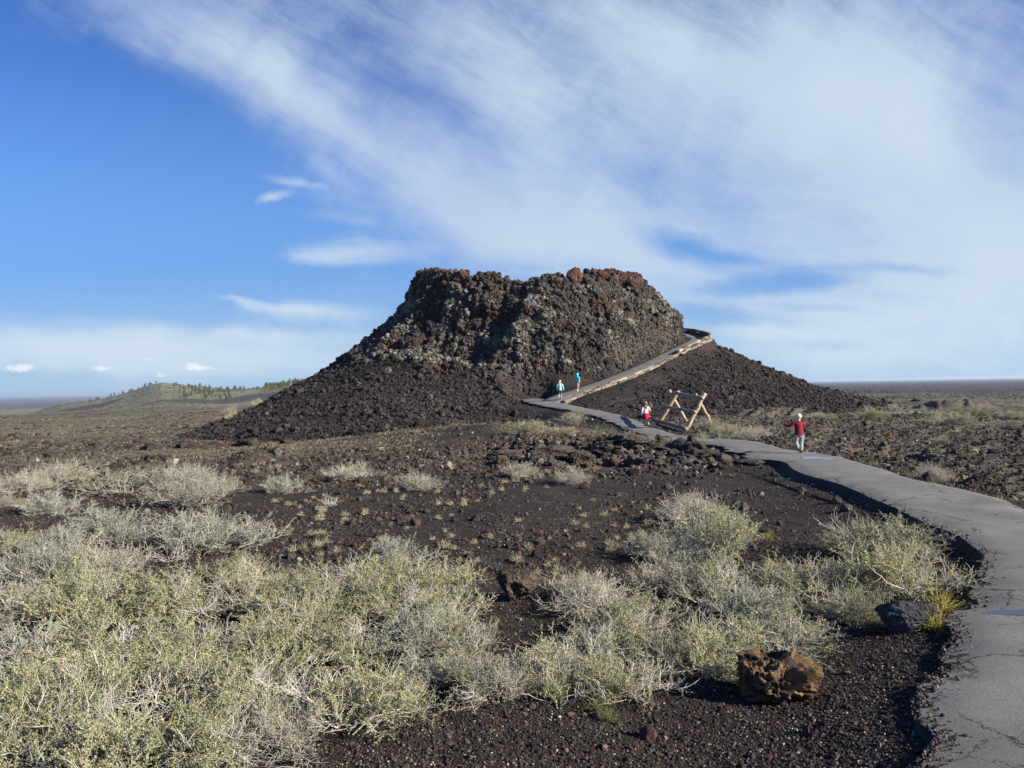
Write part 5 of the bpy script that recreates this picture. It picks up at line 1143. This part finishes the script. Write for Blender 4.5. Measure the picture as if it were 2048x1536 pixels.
# ------------------------------------------------------------------ pines on the far cinder hills
TRM = blade_mat('pine_needles', .1); TKM = blade_mat('pine_trunk', 0)
def pine_meshes(seed):
    r = np.random.default_rng(seed); A = Acc(); A.add(*tube(np.array([[0, 0, -.4], [.05, 0, 1.2], [0, .05, 2.6], [0, 0, 4.2]]), .16, .03, 6), (.11, .085, .065)); B = Acc(); H = 4.4; sq = r.uniform(.8, 1.15)
    for i in range(34):
        z = r.uniform(.7, 4.2); rr = (1.35 * (1 - (z - .4) / 4.3) ** .7 + .15) * r.uniform(.5, 1.05) * sq; a = r.uniform(0, 6.28)
        A.add(*tube(np.array([[0, 0, z - .2], [rr * math.cos(a) * .9, rr * math.sin(a) * .9, z + .05]]), .03, .012, 3), (.10, .08, .06))
        m = 34; p = np.array([rr * math.cos(a) * .75, rr * math.sin(a) * .75, z]) + r.normal(0, 1, (m, 3)) * np.array([.30, .30, .24]); d = r.normal(size=(m, 3)); d[:, 2] += .6; d /= np.linalg.norm(d, axis=1)[:, None]; s = np.cross(d, r.normal(size=(m, 3))); s /= np.linalg.norm(s, axis=1)[:, None]
        V = np.stack([p - s * .05, p + s * .05, p + d * .24 + s * .03, p + d * .24 - s * .03], 1).reshape(-1, 3); B.add(V, np.arange(4 * m).reshape(-1, 4), np.repeat(np.array([[.115, .130, .070]]) * r.lognormal(0, .2, m)[:, None] * r.uniform(.75, 1.25), 4, 0))
    return A.mesh('trunk', TKM), B.mesh('crown', TRM, False)
PINES = [pine_meshes(s) for s in (1, 2, 3, 4)]
rt = random.Random(9)
def pine(u, y, h, label, group):
    x = (u - 1024) / FPX * y; o = empty('pine_tree', (x, y, ground(x, y)), rt.uniform(0, 6.28)); s = h / 4.4; o.scale = (s * rt.uniform(.85, 1.25), s * rt.uniform(.85, 1.25), s)
    t, c = rt.choice(PINES); link('trunk', t, o); link('crown', c, o); tag(o, label, 'tree', group)
for i in range(28): u = 165 + 152 * rt.random() ** .8; pine(u, rt.uniform(585, 625), rt.uniform(1.3, 3.0), 'small pine on the left skyline slope of the peaked green hill', 'pines up the left slope of the peaked hill')
for i in range(70): u = rt.triangular(345, 485, 400); pine(u, rt.uniform(430, 590), rt.uniform(1.6, 3.6), 'pine in the dark grove below the peaked hill', 'pines of the grove below the peaked hill')
for i in range(75): u = rt.triangular(440, 615, 580); pine(u, rt.uniform(520, 650), rt.uniform(1.8, 4.2) * (.8 + .4 * (u > 530)), 'pine on the wooded ridge meeting the left slope of the cone', 'pines on the ridge beside the cone')
for i in range(34): pine(rt.uniform(1590, 1790), rt.uniform(330, 900), rt.uniform(1.2, 2.4), 'tiny dark tree on the far plain right of the cone', 'trees on the far right plain')

# ------------------------------------------------------------------ air
hz = bpy.data.meshes.new('haze'); bmh = bmesh.new(); bmesh.ops.create_cube(bmh, size=1)
for v in bmh.verts: v.co = (v.co.x * 55000, v.co.y * 55000, -90 if v.co.z < 0 else 24)
bmh.to_mesh(hz); bmh.free()
hm_, n, _b = material('air'); n.t.nodes.clear()
vol = n.n('ShaderNodeVolumePrincipled', i_Color=(.72, .84, 1.0, 1), i_Density=7e-5, i_Anisotropy=.2); n.n('ShaderNodeOutputMaterial', i_Volume=vol.outputs[0])
hz.materials.append(hm_); tag(link('haze', hz), kind='stuff')
